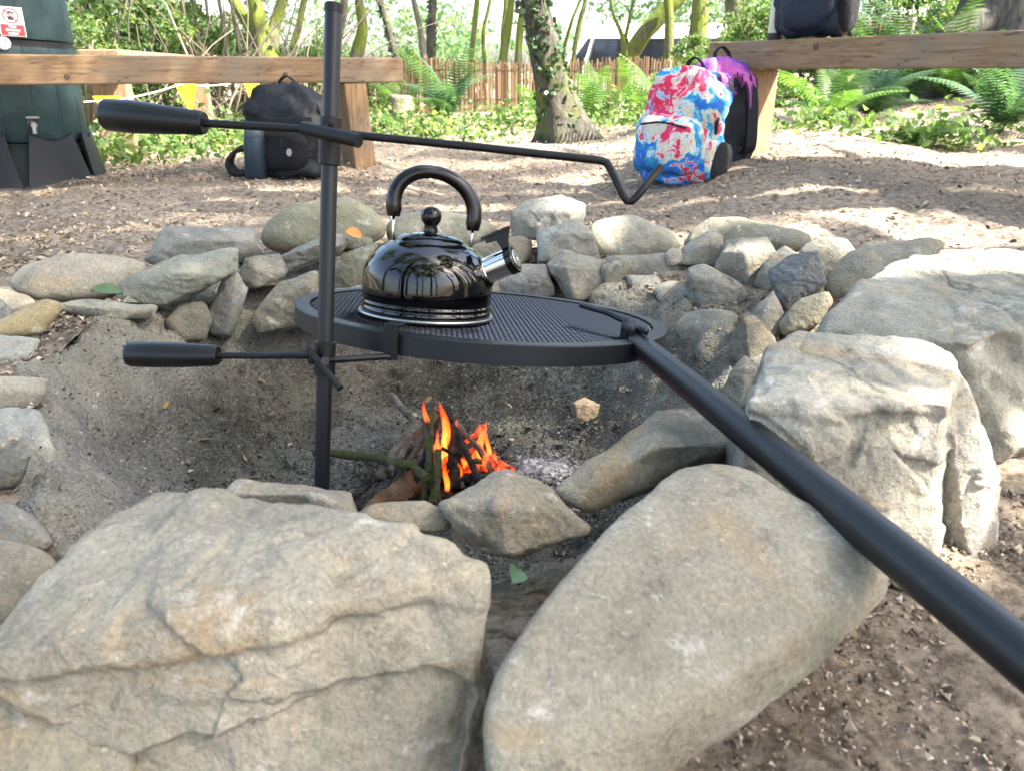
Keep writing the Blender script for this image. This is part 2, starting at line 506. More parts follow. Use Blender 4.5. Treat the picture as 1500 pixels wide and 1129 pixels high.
bark('bark_grey', (0.07, 0.062, 0.05), (0.25, 0.225, 0.18), (0.13, 0.16, 0.05), 0.60, 5.0)
bark('bark_big', (0.035, 0.033, 0.032), (0.15, 0.14, 0.125), (0.11, 0.14, 0.05), 0.62, 2.5)

# sawn sleepers
def wood(name, a, b, axis_scale=(1.0, 14.0, 14.0)):
    t = NT(name)
    p = t.obj()
    v = t.mapv(p, axis_scale)
    n = t.noise(v, 5.0, 6, 0.62, 0.35)
    c = t.mix(t.ramp(n, [(0.3, 0.0), (0.7, 1.0)]), a, b)
    c = t.mix(t.ramp(t.noise(v, 22.0, 4, 0.7), [(0.55, 0.0), (0.8, 0.6)]), c, tuple(x * 0.45 for x in a))
    gm = t.ramp(t.noise(p, 3.2, 5, 0.65), [(0.45, 0.0), (0.68, 0.6)])
    c = t.mix(gm, c, (0.20, 0.175, 0.14))
    cks = t.math('ABSOLUTE', t.math('SUBTRACT', t.noise(v, 2.2, 3, 0.5, 0.2), 0.5))
    c = t.mix(t.ramp(cks, [(0.0, 0.75), (0.012, 0.0)]), c, (0.04, 0.028, 0.018))
    c = t.mix(t.ramp(t.noise(p, 16, 6, 0.75), [(0.58, 0.0), (0.72, 0.5)]), c, (0.09, 0.075, 0.055))
    nm = t.bump(t.noise(v, 30, 5, 0.7), 0.35, 0.004)
    nm = t.bump(t.noise(p, 120, 3, 0.7), 0.25, 0.003, nm)
    M[name] = t.pbr(c, 0.8, 0, nm, 0.2)
wood('timber', (0.165, 0.098, 0.052), (0.30, 0.195, 0.11))
wood('timber_post', (0.21, 0.122, 0.062), (0.36, 0.23, 0.125), (14.0, 14.0, 1.0))
M['knot'] = simple('knot', (0.07, 0.05, 0.035), 0.8)

# metals, plastics
t = NT('black_steel')
p = t.pos()
n = t.noise(p, 35, 5, 0.7)
c = t.mix(t.ramp(n, [(0.45, 0.0), (0.75, 1.0)]), (0.0025, 0.0027, 0.003), (0.006, 0.0064, 0.007))
c = t.mix(t.ramp(t.noise(p, 90, 6, 0.75), [(0.62, 0.0), (0.76, 0.55)]), c, (0.03, 0.026, 0.022))
M['black_steel'] = t.pbr(c, t.ramp(n, [(0.3, 0.40), (0.8, 0.6)]), 0.0, t.bump(t.noise(p, 500, 2), 0.12, 0.001), 0.3)
t = NT('grey_coat')
p = t.pos()
n = t.noise(p, 30, 5, 0.7)
c = t.mix(n, (0.003, 0.0038, 0.005), (0.007, 0.0084, 0.0105))
c = t.mix(t.ramp(t.noise(t.mapv(p, (1, 1, 0.5)), 70, 6, 0.75), [(0.60, 0.0), (0.74, 0.6)]), c, (0.035, 0.030, 0.025))
M['grey_coat'] = t.pbr(c, 0.42, 0.0, t.bump(t.noise(p, 400, 2), 0.15, 0.001), 0.35)
simple('grip', (0.003, 0.0034, 0.004), 0.36, 0, 0.35, 0.2)
t = NT('enamel')
p = t.obj()
sm = t.noise(p, 26, 5, 0.65, 0.6)
M['enamel'] = t.pbr(t.mix(t.ramp(sm, [(0.55, 0.0), (0.8, 1.0)]), (0.0012, 0.0012, 0.0014), (0.006, 0.0058, 0.0055)), t.ramp(sm, [(0.40, 0.025), (0.75, 0.16)]), 0, t.bump(t.noise(p, 14, 2), 0.03, 0.004), 0.5)
simple('gloss_black', (0.002, 0.002, 0.0022), 0.16, 0, 0.4)
simple('chrome', (0.72, 0.70, 0.66), 0.14, 1.0)
simple('steel_grey', (0.30, 0.30, 0.29), 0.36, 1.0)
simple('mesh_steel', (0.010, 0.011, 0.013), 0.25, 0.0, 0.6)
simple('bolt', (0.05, 0.05, 0.055), 0.3, 0.8)

t = NT('butt_green')
p = t.obj()
n = t.noise(p, 7, 6, 0.7, 0.5)
c = t.mix(t.ramp(n, [(0.35, 0.0), (0.75, 1.0)]), (0.011, 0.030, 0.033), (0.026, 0.056, 0.059))
c = t.mix(t.ramp(t.noise(p, 38, 6, 0.75), [(0.66, 0.0), (0.76, 0.6)]), c, (0.25, 0.29, 0.27))
M['butt_green'] = t.pbr(c, 0.55, 0, t.bump(t.noise(p, 60, 4), 0.15, 0.003), 0.4)
t = NT('butt_black')
p = t.obj()
c = t.mix(t.ramp(t.noise(p, 30, 6, 0.75), [(0.62, 0.0), (0.78, 0.45)]), (0.006, 0.007, 0.009), (0.07, 0.07, 0.07))
M['butt_black'] = t.pbr(c, 0.5, 0, t.bump(t.noise(p, 50, 4), 0.2, 0.003), 0.4)
simple('groove', (0.006, 0.012, 0.014), 0.7)
simple('sign_white', (0.78, 0.78, 0.76), 0.4)
simple('patch_grey', (0.20, 0.22, 0.24), 0.5)
simple('sign_red', (0.42, 0.03, 0.035), 0.4)
simple('sign_black', (0.03, 0.025, 0.025), 0.5)
simple('pennant', (0.85, 0.48, 0.015), 0.55, var=0.08)
simple('cord_white', (0.75, 0.75, 0.72), 0.7)

def fabric(name, a, b, sc=9.0, rough=0.85):
    t = NT(name)
    p = t.obj()
    c = t.mix(t.noise(p, sc, 5, 0.6), a, b)
    w = t.n('TexWave', Vector=p, Scale=220.0).outputs['Fac']
    nm = t.bump(t.noise(p, 26, 5, 0.6, 0.8), 0.55, 0.012)
    nm = t.bump(w, 0.12, 0.001, nm)
    M[name] = t.pbr(c, rough, 0, nm, 0.3)
fabric('cloth_black', (0.003, 0.0034, 0.004), (0.009, 0.010, 0.012))
fabric('cloth_navy', (0.005, 0.009, 0.019), (0.014, 0.022, 0.042), rough=0.6)
fabric('cloth_dark', (0.004, 0.0055, 0.008), (0.011, 0.0135, 0.018), rough=0.6)
fabric('cloth_cream', (0.50, 0.48, 0.36), (0.62, 0.60, 0.47))
fabric('cloth_strap', (0.005, 0.006, 0.008), (0.014, 0.016, 0.02))
# tie-dye print
t = NT('cloth_tiedye')
p = t.obj()
warp = t.n('TexNoise', Vector=p, Scale=7.0, Detail=3, Roughness=0.6).outputs['Color']
q = t.mix(0.16, p, warp)
rad = t.n('VectorMath', _operation='DISTANCE', i0=q, i1=(0.06, -0.02, 0.36)).outputs['Value']
ang = t.noise(q, 8.0, 4, 0.62, 1.0)
s = t.math('FRACT', t.math('ADD', t.math('MULTIPLY', rad, 3.0), t.math('MULTIPLY', ang, 2.5)))
c = t.ramp(s, [(0.0, (0.02, 0.10, 0.42)), (0.18, (0.02, 0.16, 0.52)), (0.27, (0.40, 0.50, 0.62)), (0.34, (0.55, 0.02, 0.05)), (0.50, (0.58, 0.03, 0.12)),
               (0.57, (0.62, 0.58, 0.55)), (0.64, (0.46, 0.38, 0.18)), (0.70, (0.55, 0.60, 0.60)), (0.82, (0.02, 0.26, 0.42)), (1.0, (0.02, 0.10, 0.42))])
fi = t.noise(q, 30.0, 4, 0.7, 0.8)
c = t.mix(t.ramp(fi, [(0.62, 0.0), (0.76, 0.55)]), c, (0.66, 0.68, 0.70))
M['cloth_tiedye'] = t.pbr(c, 0.75, 0, t.bump(t.noise(p, 22, 5, 0.6, 0.8), 0.6, 0.012), 0.25)
# purple paint-drip print running down over black
t = NT('cloth_drip')
p = t.obj()
xyz = t.n('SeparateXYZ', Vector=p)
drip = t.noise(t.mapv(p, (1, 1, 0.08)), 34.0, 3, 0.6)
edge = t.math('ADD', xyz.outputs[2], t.math('MULTIPLY', t.math('SUBTRACT', drip, 0.5), 0.55))
pc = t.mix(t.ramp(t.noise(p, 9, 4), [(0.4, 0.0), (0.6, 1.0)]), (0.13, 0.05, 0.34), (0.55, 0.11, 0.38))
c = t.mix(t.ramp(edge, [(0.335, 0.0), (0.340, 1.0)]), (0.016, 0.018, 0.026), pc)
M['cloth_drip'] = t.pbr(c, 0.75, 0, t.bump(t.noise(p, 22, 5, 0.6, 0.8), 0.5, 0.01), 0.25)
simple('bottle_blue', (0.012, 0.026, 0.042), 0.4, 0.2)
simple('bottle_lid', (0.05, 0.065, 0.08), 0.45)

# vehicle
simple('van_white', (0.80, 0.80, 0.79), 0.25, 0, 0.5, coat=0.6)
simple('van_glass', (0.008, 0.010, 0.014), 0.05, 0, 0.45)
simple('rubber', (0.015, 0.015, 0.015), 0.8)
simple('van_trim', (0.03, 0.03, 0.03), 0.6)
simple('lamp_red', (0.35, 0.02, 0.02), 0.2)
simple('lamp_clear', (0.6, 0.6, 0.6), 0.1)

# firewood, fire
t = NT('charred')
p = t.pos()
n = t.noise(p, 60, 5, 0.7)
c = t.mix(t.ramp(n, [(0.4, 0.0), (0.75, 1.0)]), (0.012, 0.011, 0.010), (0.09, 0.085, 0.08))
M['charred'] = t.pbr(c, 0.85, 0, t.bump(n, 0.8, 0.006), 0.2)
bark('stick_moss', (0.06, 0.055, 0.035), (0.20, 0.18, 0.12), (0.10, 0.12, 0.03), 0.50, 40.0)
bark('stick_pale', (0.13, 0.105, 0.075), (0.33, 0.28, 0.215), (0.2, 0.17, 0.1), 0.70, 30.0)
bark('log_brown', (0.16, 0.085, 0.045), (0.38, 0.235, 0.14), (0.05, 0.04, 0.035), 0.60, 16.0)
t = NT('white_ash')
p = t.pos()
n = t.vor(p, 130.0, 'F1', 'Color')
c = t.ramp(n, [(0.0, (0.10, 0.10, 0.10)), (0.5, (0.26, 0.255, 0.26)), (1.0, (0.52, 0.51, 0.52))])
M['white_ash'] = t.pbr(c, 0.95, 0, t.bump(t.noise(p, 130, 5, 0.7), 0.8, 0.006), 0.1)
t = NT('ember')
p = t.pos()
n = t.noise(p, 75, 5, 0.75, 0.6)
c = t.mix(t.ramp(n, [(0.45, 0.0), (0.7, 1.0)]), (0.03, 0.02, 0.018), (0.30, 0.16, 0.14))
t.pbr(c, 0.9, 0, t.bump(n, 0.6, 0.005), 0.1)
t.l(t.ramp(n, [(0.40, (0.0, 0.0, 0.0)), (0.52, (0.9, 0.06, 0.01)), (0.70, (1.0, 0.16, 0.03))]), t.b.inputs['Emission Color'])
t.b.inputs['Emission Strength'].default_value = 0.24
M['ember'] = t.m
t = NT('flame')
g = t.n('TexCoord').outputs['Generated']
hz = t.n('SeparateXYZ', Vector=g).outputs[2]
n = t.noise(t.mapv(t.pos(), (1, 1, 0.35)), 60, 4, 0.6, 1.0)
k = t.math('ADD', hz, t.math('MULTIPLY', t.math('SUBTRACT', n, 0.5), 0.9))
c = t.ramp(k, [(0.0, (1.0, 0.10, 0.012)), (0.20, (1.0, 0.30, 0.035)), (0.42, (1.0, 0.17, 0.016)), (0.72, (0.9, 0.08, 0.008)), (1.0, (0.35, 0.025, 0.004))])
em = t.n('Emission', Color=c, Strength=FLAME_STRENGTH)
t.l(em.outputs[0], t.out.inputs['Volume'])
M['flame'] = t.m
simple('leaf_green', (0.05, 0.105, 0.04), 0.5, var=0.5)
simple('leaf_orange', (0.45, 0.16, 0.03), 0.6)
simple('leaf_tan', (0.42, 0.34, 0.22), 0.7)
# ================================================================ ground and pit
PCX, PCY, PRX, PRY = -0.15, 1.25, 0.57, 0.68
def rim_r(th):
    base = 1.0 / np.sqrt((np.cos(th) / PRX) ** 2 + (np.sin(th) / PRY) ** 2)
    return base * (1 + 0.035 * np.sin(3 * th + 1.0) + 0.02 * np.sin(7 * th + 2.2) + 0.012 * np.sin(13 * th))
def rim_z(th):
    left = np.exp(-((np.angle(np.exp(1j * (th - np.pi)))) / 0.95) ** 2)
    return 0.012 + 0.075 * left
def bowl_z(s, th):
    return -0.22 + (0.22 + rim_z(th)) * sstep(0.56, 1.0, s) ** 0.85
def ground_h(x, y):
    """level of the ground away from the pit"""
    x = np.asarray(x, float); y = np.asarray(y, float)
    g = 0.10 * sstep(0.2, 1.3, x) * sstep(1.9, 3.1, y)
    g = g + 0.02 * sstep(4, 6, y) - 0.75 * sstep(11.5, 17.0, y)
    g = g + 0.28 * sstep(2.0, 5.0, x) * sstep(4.0, 7.5, y) * (1 - sstep(9, 13, y))
    p = np.stack([x, y, np.zeros_like(x)], -1).reshape(-1, 3)
    far = np.clip(1.0 - (np.hypot(x, y - 2) - 9) / 10, 0.15, 1)
    nz = (0.045 * fbm(p * 0.8, 3, 11) + 0.012 * fbm(p * 4.5, 3, 12)).reshape(x.shape) * far
    near = sstep(0.0, 2.4, np.hypot(x - PCX, y - PCY) - 0.5)
    return g + nz * near
def gz(x, y):
    return float(ground_h(np.array([x]), np.array([y]))[0])

NTH = 420
th = np.linspace(0, 2 * np.pi, NTH, endpoint=False)
rr = rim_r(th)
# pit bowl
ss = np.concatenate([np.linspace(0.02, 0.6, 34), np.linspace(0.615, 1.05, 46)])
S, TH = np.meshgrid(ss, th, indexing='ij')
X = PCX + S * rr[None] * np.cos(TH)
Y = PCY + S * rr[None] * np.sin(TH)
Z = bowl_z(S, TH)
P3 = np.stack([X, Y, Z], -1).reshape(-1, 3)
wallw = sstep(0.6, 0.8, S).ravel()
dz = 0.014 * fbm(P3 * 7, 4, 3) + 0.007 * fbm(P3 * 30, 4, 5) + wallw * (0.022 * fbm(P3 * np.array([12, 12, 5]), 4, 9) - 0.012 * np.abs(fbm(P3 * 18, 3, 10)))
Zf = P3[:, 2] + dz
P3[:, 2] = np.where(S.ravel() > 1.02, Zf - 0.02, Zf)
n0, n1 = S.shape
I = np.arange(n0 * n1).reshape(n0, n1)
J = np.roll(I, -1, axis=1)
q = np.stack([I[:-1], J[:-1], J[1:], I[1:]], -1).reshape(-1, 4)
# centre cap
P3 = np.vstack([P3, [[PCX, PCY, -0.22]]])
me = mesh_np('pit_floor', P3, q)
pit = link('pit_floor', me, M['pit_clay'])
bm = bmesh.new(); bm.from_mesh(me); bm.verts.ensure_lookup_table()
for k in range(NTH):
    f = bm.faces.new((bm.verts[n0 * n1], bm.verts[k], bm.verts[(k + 1) % NTH])); f.smooth = True
bm.to_mesh(me); bm.free()
tag(pit, 'grey ash and clay hollow of the fire pit', 'pit', kind='structure')
# ground ring reaching the horizon
off = np.concatenate([np.linspace(0, 1.2, 70), 1.2 * np.exp(np.linspace(0.012, math.log(700 / 1.2), 150))])
O, TH = np.meshgrid(off, th, indexing='ij')
RAD = rr[None] + O
X = PCX + RAD * np.cos(TH); Y = PCY + RAD * np.sin(TH)
m = 1 - sstep(0.0, 0.42, O)
m2 = 1 - sstep(0.0, 0.16, O)
Z = ground_h(X, Y) * (1 - m) + 0.045 * m
Z = Z * (1 - m2) + m2 * (rim_z(TH) - 0.004)
Pn = np.stack([X, Y, np.zeros_like(X)], -1).reshape(-1, 3)
Z = Z + (0.011 * fbm(Pn * 13, 4, 21) * (1 - sstep(4, 9, O)).ravel()).reshape(Z.shape)
Z = Z - (0.004 * (1 - sstep(0, 0.02, O)))
Pn[:, 2] = Z.ravel()
n0, n1 = O.shape
I = np.arange(n0 * n1).reshape(n0, n1); J = np.roll(I, -1, axis=1)
q = np.stack([I[:-1], J[:-1], J[1:], I[1:]], -1).reshape(-1, 4)
ground = link('ground', mesh_np('ground', Pn, q), M['earth'])
tag(ground, 'trodden brown woodland earth around the fire pit', 'ground', kind='structure')

# ================================================================ stones
def ico(sub):
    bm = bmesh.new()
    bmesh.ops.create_icosphere(bm, subdivisions=sub, radius=1.0)
    v = np.array([x.co[:] for x in bm.verts]); bm.verts.index_update()
    f = np.array([[x.index for x in t.verts] for t in bm.faces])
    bm.free()
    return v / np.linalg.norm(v, axis=1)[:, None], f
ICO = {k: ico(k + 1) for k in (4, 5, 6)}
EDGES = {k_: np.unique(np.sort(np.concatenate([f_[:, [0, 1]], f_[:, [1, 2]], f_[:, [2, 0]]]), axis=1), axis=0) for k_, (v_, f_) in ICO.items()}
STONE_N = [0]
def relax(V, E_, deg, iters):
    for _ in range(iters):
        acc = np.zeros_like(V)
        for ax_ in range(3):
            acc[:, ax_] = np.bincount(E_[:, 0], V[E_[:, 1], ax_], len(V)) + np.bincount(E_[:, 1], V[E_[:, 0], ax_], len(V))
        V = 0.45 * V + 0.55 * acc / deg
    return V
def cell_id(p, s=0):
    i = np.floor(p).astype(np.int64)
    best = np.full(len(p), 9.0); out = np.zeros(len(p))
    for dx in (-1, 0, 1):
        for dy in (-1, 0, 1):
            for dz in (-1, 0, 1):
                jx, jy, jz = i[:, 0] + dx, i[:, 1] + dy, i[:, 2] + dz
                q = np.stack([jx + _hash(jx, jy, jz, s), jy + _hash(jx, jy, jz, s + 1), jz + _hash(jx, jy, jz, s + 2)], 1)
                dd = ((p - q) ** 2).sum(1)
                m_ = dd < best
                best = np.where(m_, dd, best); out = np.where(m_, _hash(jx, jy, jz, s + 3), out)
    return out
def stone_from_points(pts, color, sub=5, k=16, chips=3, rough=0.014, facet=0.016, strata=0.0, bed=(0.1, 0.2, 1), freq=30.0, seed=None, mat='stone', chipmin=0.93, ledge=None):
    """pts: points of the stone's convex body; softened, chipped, layered and roughened"""
    STONE_N[0] += 1
    sd = STONE_N[0] * 13 if seed is None else seed
    rg = np.random.default_rng(sd)
    P = np.array([tuple(p) for p in pts])
    bm = bmesh.new()
    for p in P: bm.verts.new(p)
    bmesh.ops.convex_hull(bm, input=list(bm.verts))
    bmesh.ops.delete(bm, geom=[v for v in bm.verts if not v.link_faces], context='VERTS')
    bm.normal_update()
    # volume centroid
    vol, cen = 0.0, Vector()
    o0 = Vector(P.mean(0))
    for f in bm.faces:
        vs_ = [v.co - o0 for v in f.verts]
        for i in range(1, len(vs_) - 1):
            d = abs(vs_[0].dot(vs_[i].cross(vs_[i + 1]))) / 6
            vol += d; cen += d * (vs_[0] + vs_[i] + vs_[i + 1]) / 4
    c = np.array(o0 + cen / max(vol, 1e-9))
    N, H = [], []
    for f in bm.faces:
        n = np.array(f.normal); h = float(np.dot(n, np.array(f.verts[0].co) - c))
        if h < 0: n, h = -n, -h
        if any(np.dot(n, m_) > 0.999 and abs(h - h_) < 1e-4 for m_, h_ in zip(N, H)): continue
        N.append(n); H.append(max(h, 1e-3))
    bm.free()
    for i in range(chips):
        n = rg.normal(size=3); n /= np.linalg.norm(n)
        N.append(n); H.append(float(((P - c) @ n).max()) * rg.uniform(chipmin, 0.985))
    N = np.array(N); H = np.array(H)
    D, F = ICO[sub]
    w = np.clip((D @ N.T) / H[None], 1e-6, None)
    r = 1.0 / w.max(1)
    V = c + D * r[:, None]
    E_ = EDGES[sub]
    deg = np.bincount(E_.ravel(), minlength=len(V)).astype(float)[:, None]
    iters = {4: 1, 5: 1, 6: 2}[sub] * (26 if k <= 9 else 16 if k <= 11 else 8 if k <= 14 else 1)
    V = relax(V, E_, deg, iters)
    size = float((P.max(0) - P.min(0)).mean())
    # normals
    def normals(V):
        a, b, e = V[F[:, 0]], V[F[:, 1]], V[F[:, 2]]
        fn = np.cross(b - a, e - a)
        n = np.zeros_like(V)
        for i in range(3): np.add.at(n, F[:, i], fn)
        return n / (np.linalg.norm(n, axis=1)[:, None] + 1e-12)
    n = normals(V)
    q = V + rg.uniform(-5, 5, 3)
    s = 1.0 / size
    d = rough * size * 1.2 * fbm(q * s * 3.0, 4, sd) + rough * size * 0.35 * fbm(q * s * 14, 3, sd + 3)
    d = d + facet * size * 1.2 * (worley(q * s * 3.6, sd + 5) - 0.5)
    if k > 14:                                           # broken faces: plates split off at different depths
        qq = q * s * 2.6 + 0.35 * np.stack([vnoise(q * s * 5, sd + 20), vnoise(q * s * 5, sd + 21), vnoise(q * s * 5, sd + 22)], 1)
        d = d + facet * size * 1.5 * (cell_id(qq, sd + 30) - 0.6) + facet * size * 0.5 * cell_id(qq * 2.3, sd + 31)
    if strata > 0:
        bd = np.array(bed, float); bd /= np.linalg.norm(bd)
        u = (V @ bd) * freq + 1.3 * fbm(q * s * 2.5, 3, sd + 8)
        saw = u - np.floor(u)
        prof = np.minimum(sstep(0.0, 0.72, saw), 1 - sstep(0.84, 1.0, saw))
        lat = 1 - np.abs(n @ bd) * 0.8
        amp = 0.55 + 0.45 * vnoise(q * s * 4, sd + 4)
        d = d - strata * prof * lat * amp
    if k > 14:                                           # open cracks running over the surface
        cn = np.abs(fbm(q * s * 1.5, 3, sd + 40)); gate = sstep(0.0, 0.3, vnoise(q * s * 1.3, sd + 41))
        d = d - 0.016 * size * np.exp(-(cn / 0.022) ** 2) * gate
    V = V + n * d[:, None]
    if ledge is not None:                                # the front has broken away below the top edge, in two uneven steps
        zl, dep = ledge
        wv = 0.010 * fbm(V * np.array([14, 3, 3]), 3, sd + 50)
        front = sstep(0.15, 0.55, -n[:, 1])
        cut = dep * (1 - sstep(zl - 0.012, zl, V[:, 2] + wv)) * (0.55 + 0.45 * cell_id(V * 13 + wv[:, None] * 8, sd + 51))
        cut = cut + dep * 0.9 * (1 - sstep(zl - 0.058, zl - 0.050, V[:, 2] + 2.2 * wv)) * (cell_id(V * 9 + 3, sd + 52) > 0.35)
        V[:, 1] += cut * front
    V = relax(V, E_, deg, {4: 1, 5: 1, 6: 1}[sub])
    me = mesh_np('stone', V, F)
    me.materials.append(M[mat])
    return me, c, color
def put_stone(tup, name='stone'):
    me, c, color = tup
    me.transform(Matrix.Translation(-Vector(c)))
    o = link(name, me)
    o.location = c
    o.color = (min(1, color[0] * 1.06), color[1] * 1.05, color[2] * 1.01, 1)
    return o
RINGGRP = 'stones ringing the fire pit'
def outline_stone(label, px, Y0, lean=0.6, yaw=0.0, thick=0.14, col=(0.3, 0.28, 0.23), name='stone', cat='stone', parent=None, bulge=0.30, **kw):
    xs = [a for a, b in px]; ys = [b for a, b in px]
    P0 = at(sum(xs) / len(xs), max(ys), Y0)
    pts = []
    for a, b in px:
        d = ray(a, b)
        t_ = (P0.y - lean * P0.z - yaw * P0.x + lean * CAMH) / (d.y - lean * d.z - yaw * d.x)
        pts.append(CAM + d * t_)
    c = sum(pts, Vector()) / len(pts)
    pts = [c + (p - c) * 1.045 for p in pts]
    vdir = (c - CAM).normalized()
    rad = sum((p - c).length for p in pts) / len(pts)
    kk = kw.get('k', 16)
    if kk <= 14:
        full = list(pts)
        full += [c + (p - c) * 0.94 + vdir * thick * 0.55 for p in pts]
        full += [c + (p - c) * 0.72 + vdir * thick for p in pts]
        full += [c + (p - c) * 0.86 - vdir * rad * bulge * 0.6 for p in pts]
        full += [c + (p - c) * 0.50 - vdir * rad * bulge for p in pts]
    else:                                                # quarried or broken stone: a top, two front faces meeting in an arris
        rgs = random.Random(int(px[0][0] * 7 + px[0][1]))
        poly = list(pts)
        while len(poly) > 6:
            ar = [((poly[i] - poly[i - 1]).cross(poly[(i + 1) % len(poly)] - poly[i])).length for i in range(len(poly))]
            poly.pop(ar.index(min(ar)))
        ex = Vector((1, 0, 0)); ey = ex.cross(vdir); ey = ey if ey.z > 0 else -ey; ey.normalize()
        q2 = [((p - c).dot(ex), (p - c).dot(ey)) for p in poly]
        ylo, yhi = min(q[1] for q in q2), max(q[1] for q in q2)
        def span(y):
            xs_ = []
            for i in range(len(q2)):
                (x0, y0), (x1, y1) = q2[i], q2[(i + 1) % len(q2)]
                if (y0 - y) * (y1 - y) <= 0 and abs(y1 - y0) > 1e-9: xs_.append(x0 + (x1 - x0) * (y - y0) / (y1 - y0))
            return (min(xs_), max(xs_)) if xs_ else (0, 0)
        yr = ylo + (yhi - ylo) * rgs.uniform(0.50, 0.74)
        xl, xr = span(yr); xm = xl + (xr - xl) * rgs.uniform(0.25, 0.75)
        yb = ylo + (yhi - ylo) * 0.08
        dF = rad * rgs.uniform(0.45, 0.75)
        def W_(x, y, f): return c + ex * x + ey * y - vdir * f
        full = list(poly)
        full += [W_(xl * 0.97, yr + (yhi - ylo) * rgs.uniform(-.08, .08), dF * 0.35), W_(xr * 0.97, yr + (yhi - ylo) * rgs.uniform(-.1, .06), dF * 0.35), W_(xm, yr, dF)]
        bl, br_ = span(yb); xbm = bl + (br_ - bl) * (xm - xl) / max(1e-6, xr - xl)
        full += [W_(xbm, yb, dF * 0.85), W_(bl * 0.96, yb, dF * 0.3), W_(br_ * 0.96, yb, dF * 0.3)]
        full += [c + (p - c) * 0.97 + vdir * thick * 0.6 for p in poly]
        full += [c + (p - c) * 0.75 + vdir * thick for p in poly]
    o = put_stone(stone_from_points(full, col, **kw), name)
    if parent is not None:
        adopt(o, parent)
    else:
        tag(o, label, cat, RINGGRP)
    return o

PALE = (0.40, 0.365, 0.295); BEIGE = (0.36, 0.325, 0.255); GREY = (0.25, 0.25, 0.225); BROWN = (0.30, 0.25, 0.175)
OCHRE = (0.44, 0.335, 0.155); DARK = (0.13, 0.125, 0.11); SLATE = (0.10, 0.125, 0.155); MOSSY = (0.24, 0.24, 0.16)

# ---- the five big blocks near the photographer, built from their own corner points
def big(label, tops, bots, col, **kw):
    pts = [atz(a, b, z) for a, b, z in tops] + [Vector(p) for p in bots]
    kw.setdefault('sub', 6); kw.setdefault('mat', 'stone_near')
    o = put_stone(stone_from_points(pts, col, **kw), 'boulder')
    return tag(o, label, 'boulder', RINGGRP)
# wide block with a flat top
big('wide flat-topped beige block with an ochre patch and chipped front face',
    [(182, 738, .172), (222, 718, .174), (335, 720, .174), (520, 760, .174), (662, 785, .172), (718, 816, .168), (724, 846, .160), (560, 868, .166), (400, 890, .167), (240, 908, .166), (60, 950, .156), (-60, 985, .145),
     (90, 842, .160), (0, 914, .150), (-90, 985, .135), (-90, 1060, .10), (720, 930, .112), (420, 965, .122), (150, 1015, .112)],
    [(-0.035, 0.385, 0.0), (-0.02, 0.47, 0.0), (-0.29, 0.50, 0.0), (-0.36, 0.36, 0.0), (-0.33, 0.30, 0.0), (-0.13, 0.318, 0.0), (-0.06, 0.325, 0.0), (-0.04, 0.345, 0.0)],
    BEIGE, k=26, chips=3, chipmin=0.97, rough=0.006, facet=0.024, strata=0.008, bed=(0.15, -0.45, 0.85), freq=17.0, seed=41, ledge=(0.150, 0.011))
big('jagged beige rock with a mossy side wedged in front of the wide flat-topped block',
    [(-120, 985, .125), (0, 1000, .124), (90, 990, .122), (180, 1000, .112), (192, 1030, .100), (160, 1180, .06), (-120, 1180, .06), (-140, 1040, .11)],
    [(-0.36, 0.33, 0.0), (-0.24, 0.315, 0.0), (-0.20, 0.29, 0.0), (-0.19, 0.25, 0.0), (-0.34, 0.24, 0.0)],
    (0.36, 0.33, 0.24), k=22, chips=3, rough=0.010, facet=0.02, strata=0.008, bed=(0.6, -0.5, 0.5), freq=28.0, seed=77)
big('smooth rounded triangular boulder with white lichen patches',
    [(985, 680, .165), (1030, 667, .166), (1095, 680, .165), (1272, 780, .145), (1306, 828, .132), (1300, 878, .110), (1190, 985, .082),
     (985, 1128, .055), (860, 1230, .05), (715, 1180, .09), (694, 1065, .125), (708, 985, .137), (800, 878, .152), (880, 770, .162), (1284, 845, .128), (1050, 1000, .118), (860, 1110, .108)],
    [(0.10, 0.56, 0.02), atz(1225, 860, 0.0), atz(1110, 975, 0.0), atz(960, 1085, 0.0), atz(800, 1150, 0.0), (0.0, 0.40, 0.0)],
    (0.335, 0.305, 0.235), k=14, chips=2, chipmin=0.97, rough=0.006, facet=0.007, seed=52)
b38 = big('squarish pale boulder with scraped patches under the black lifting handle',
    [(1125, 506, .19), (1168, 484, .197), (1232, 488, .198), (1300, 491, .198), (1368, 495, .198), (1404, 522, .195), (1416, 556, .180), (1392, 590, .188), (1300, 588, .19),
     (1190, 588, .19), (1096, 586, .184), (1092, 600, .168), (1366, 800, .045), (1345, 850, .02), (1105, 760, .03)],
    [(0.26, 0.86, 0.0), (0.46, 0.84, 0.0), (0.452, 0.66, 0.0), (0.40, 0.60, 0.0), (0.22, 0.615, 0.0)],
    (0.37, 0.345, 0.285), k=20, chips=2, chipmin=0.97, rough=0.006, facet=0.018, strata=0.005, bed=(0.8, 0.3, 0.3), freq=16.0, seed=63, ledge=(0.178, 0.008))
big('thin upright pale slab leaning against the squarish boulder',
    [(1396, 526, .192), (1418, 558, .182), (1452, 650, .13), (1464, 700, .085), (1454, 748, .055), (1412, 785, .035), (1400, 700, .08), (1385, 600, .16)],
    [(0.46, 0.80, 0.0), (0.50, 0.77, 0.0), (0.52, 0.70, 0.0), (0.47, 0.66, 0.0), (0.445, 0.70, 0.0)],
    (0.42, 0.40, 0.35), k=16, chips=2, chipmin=0.97, rough=0.008, facet=0.012, sub=5, seed=64)
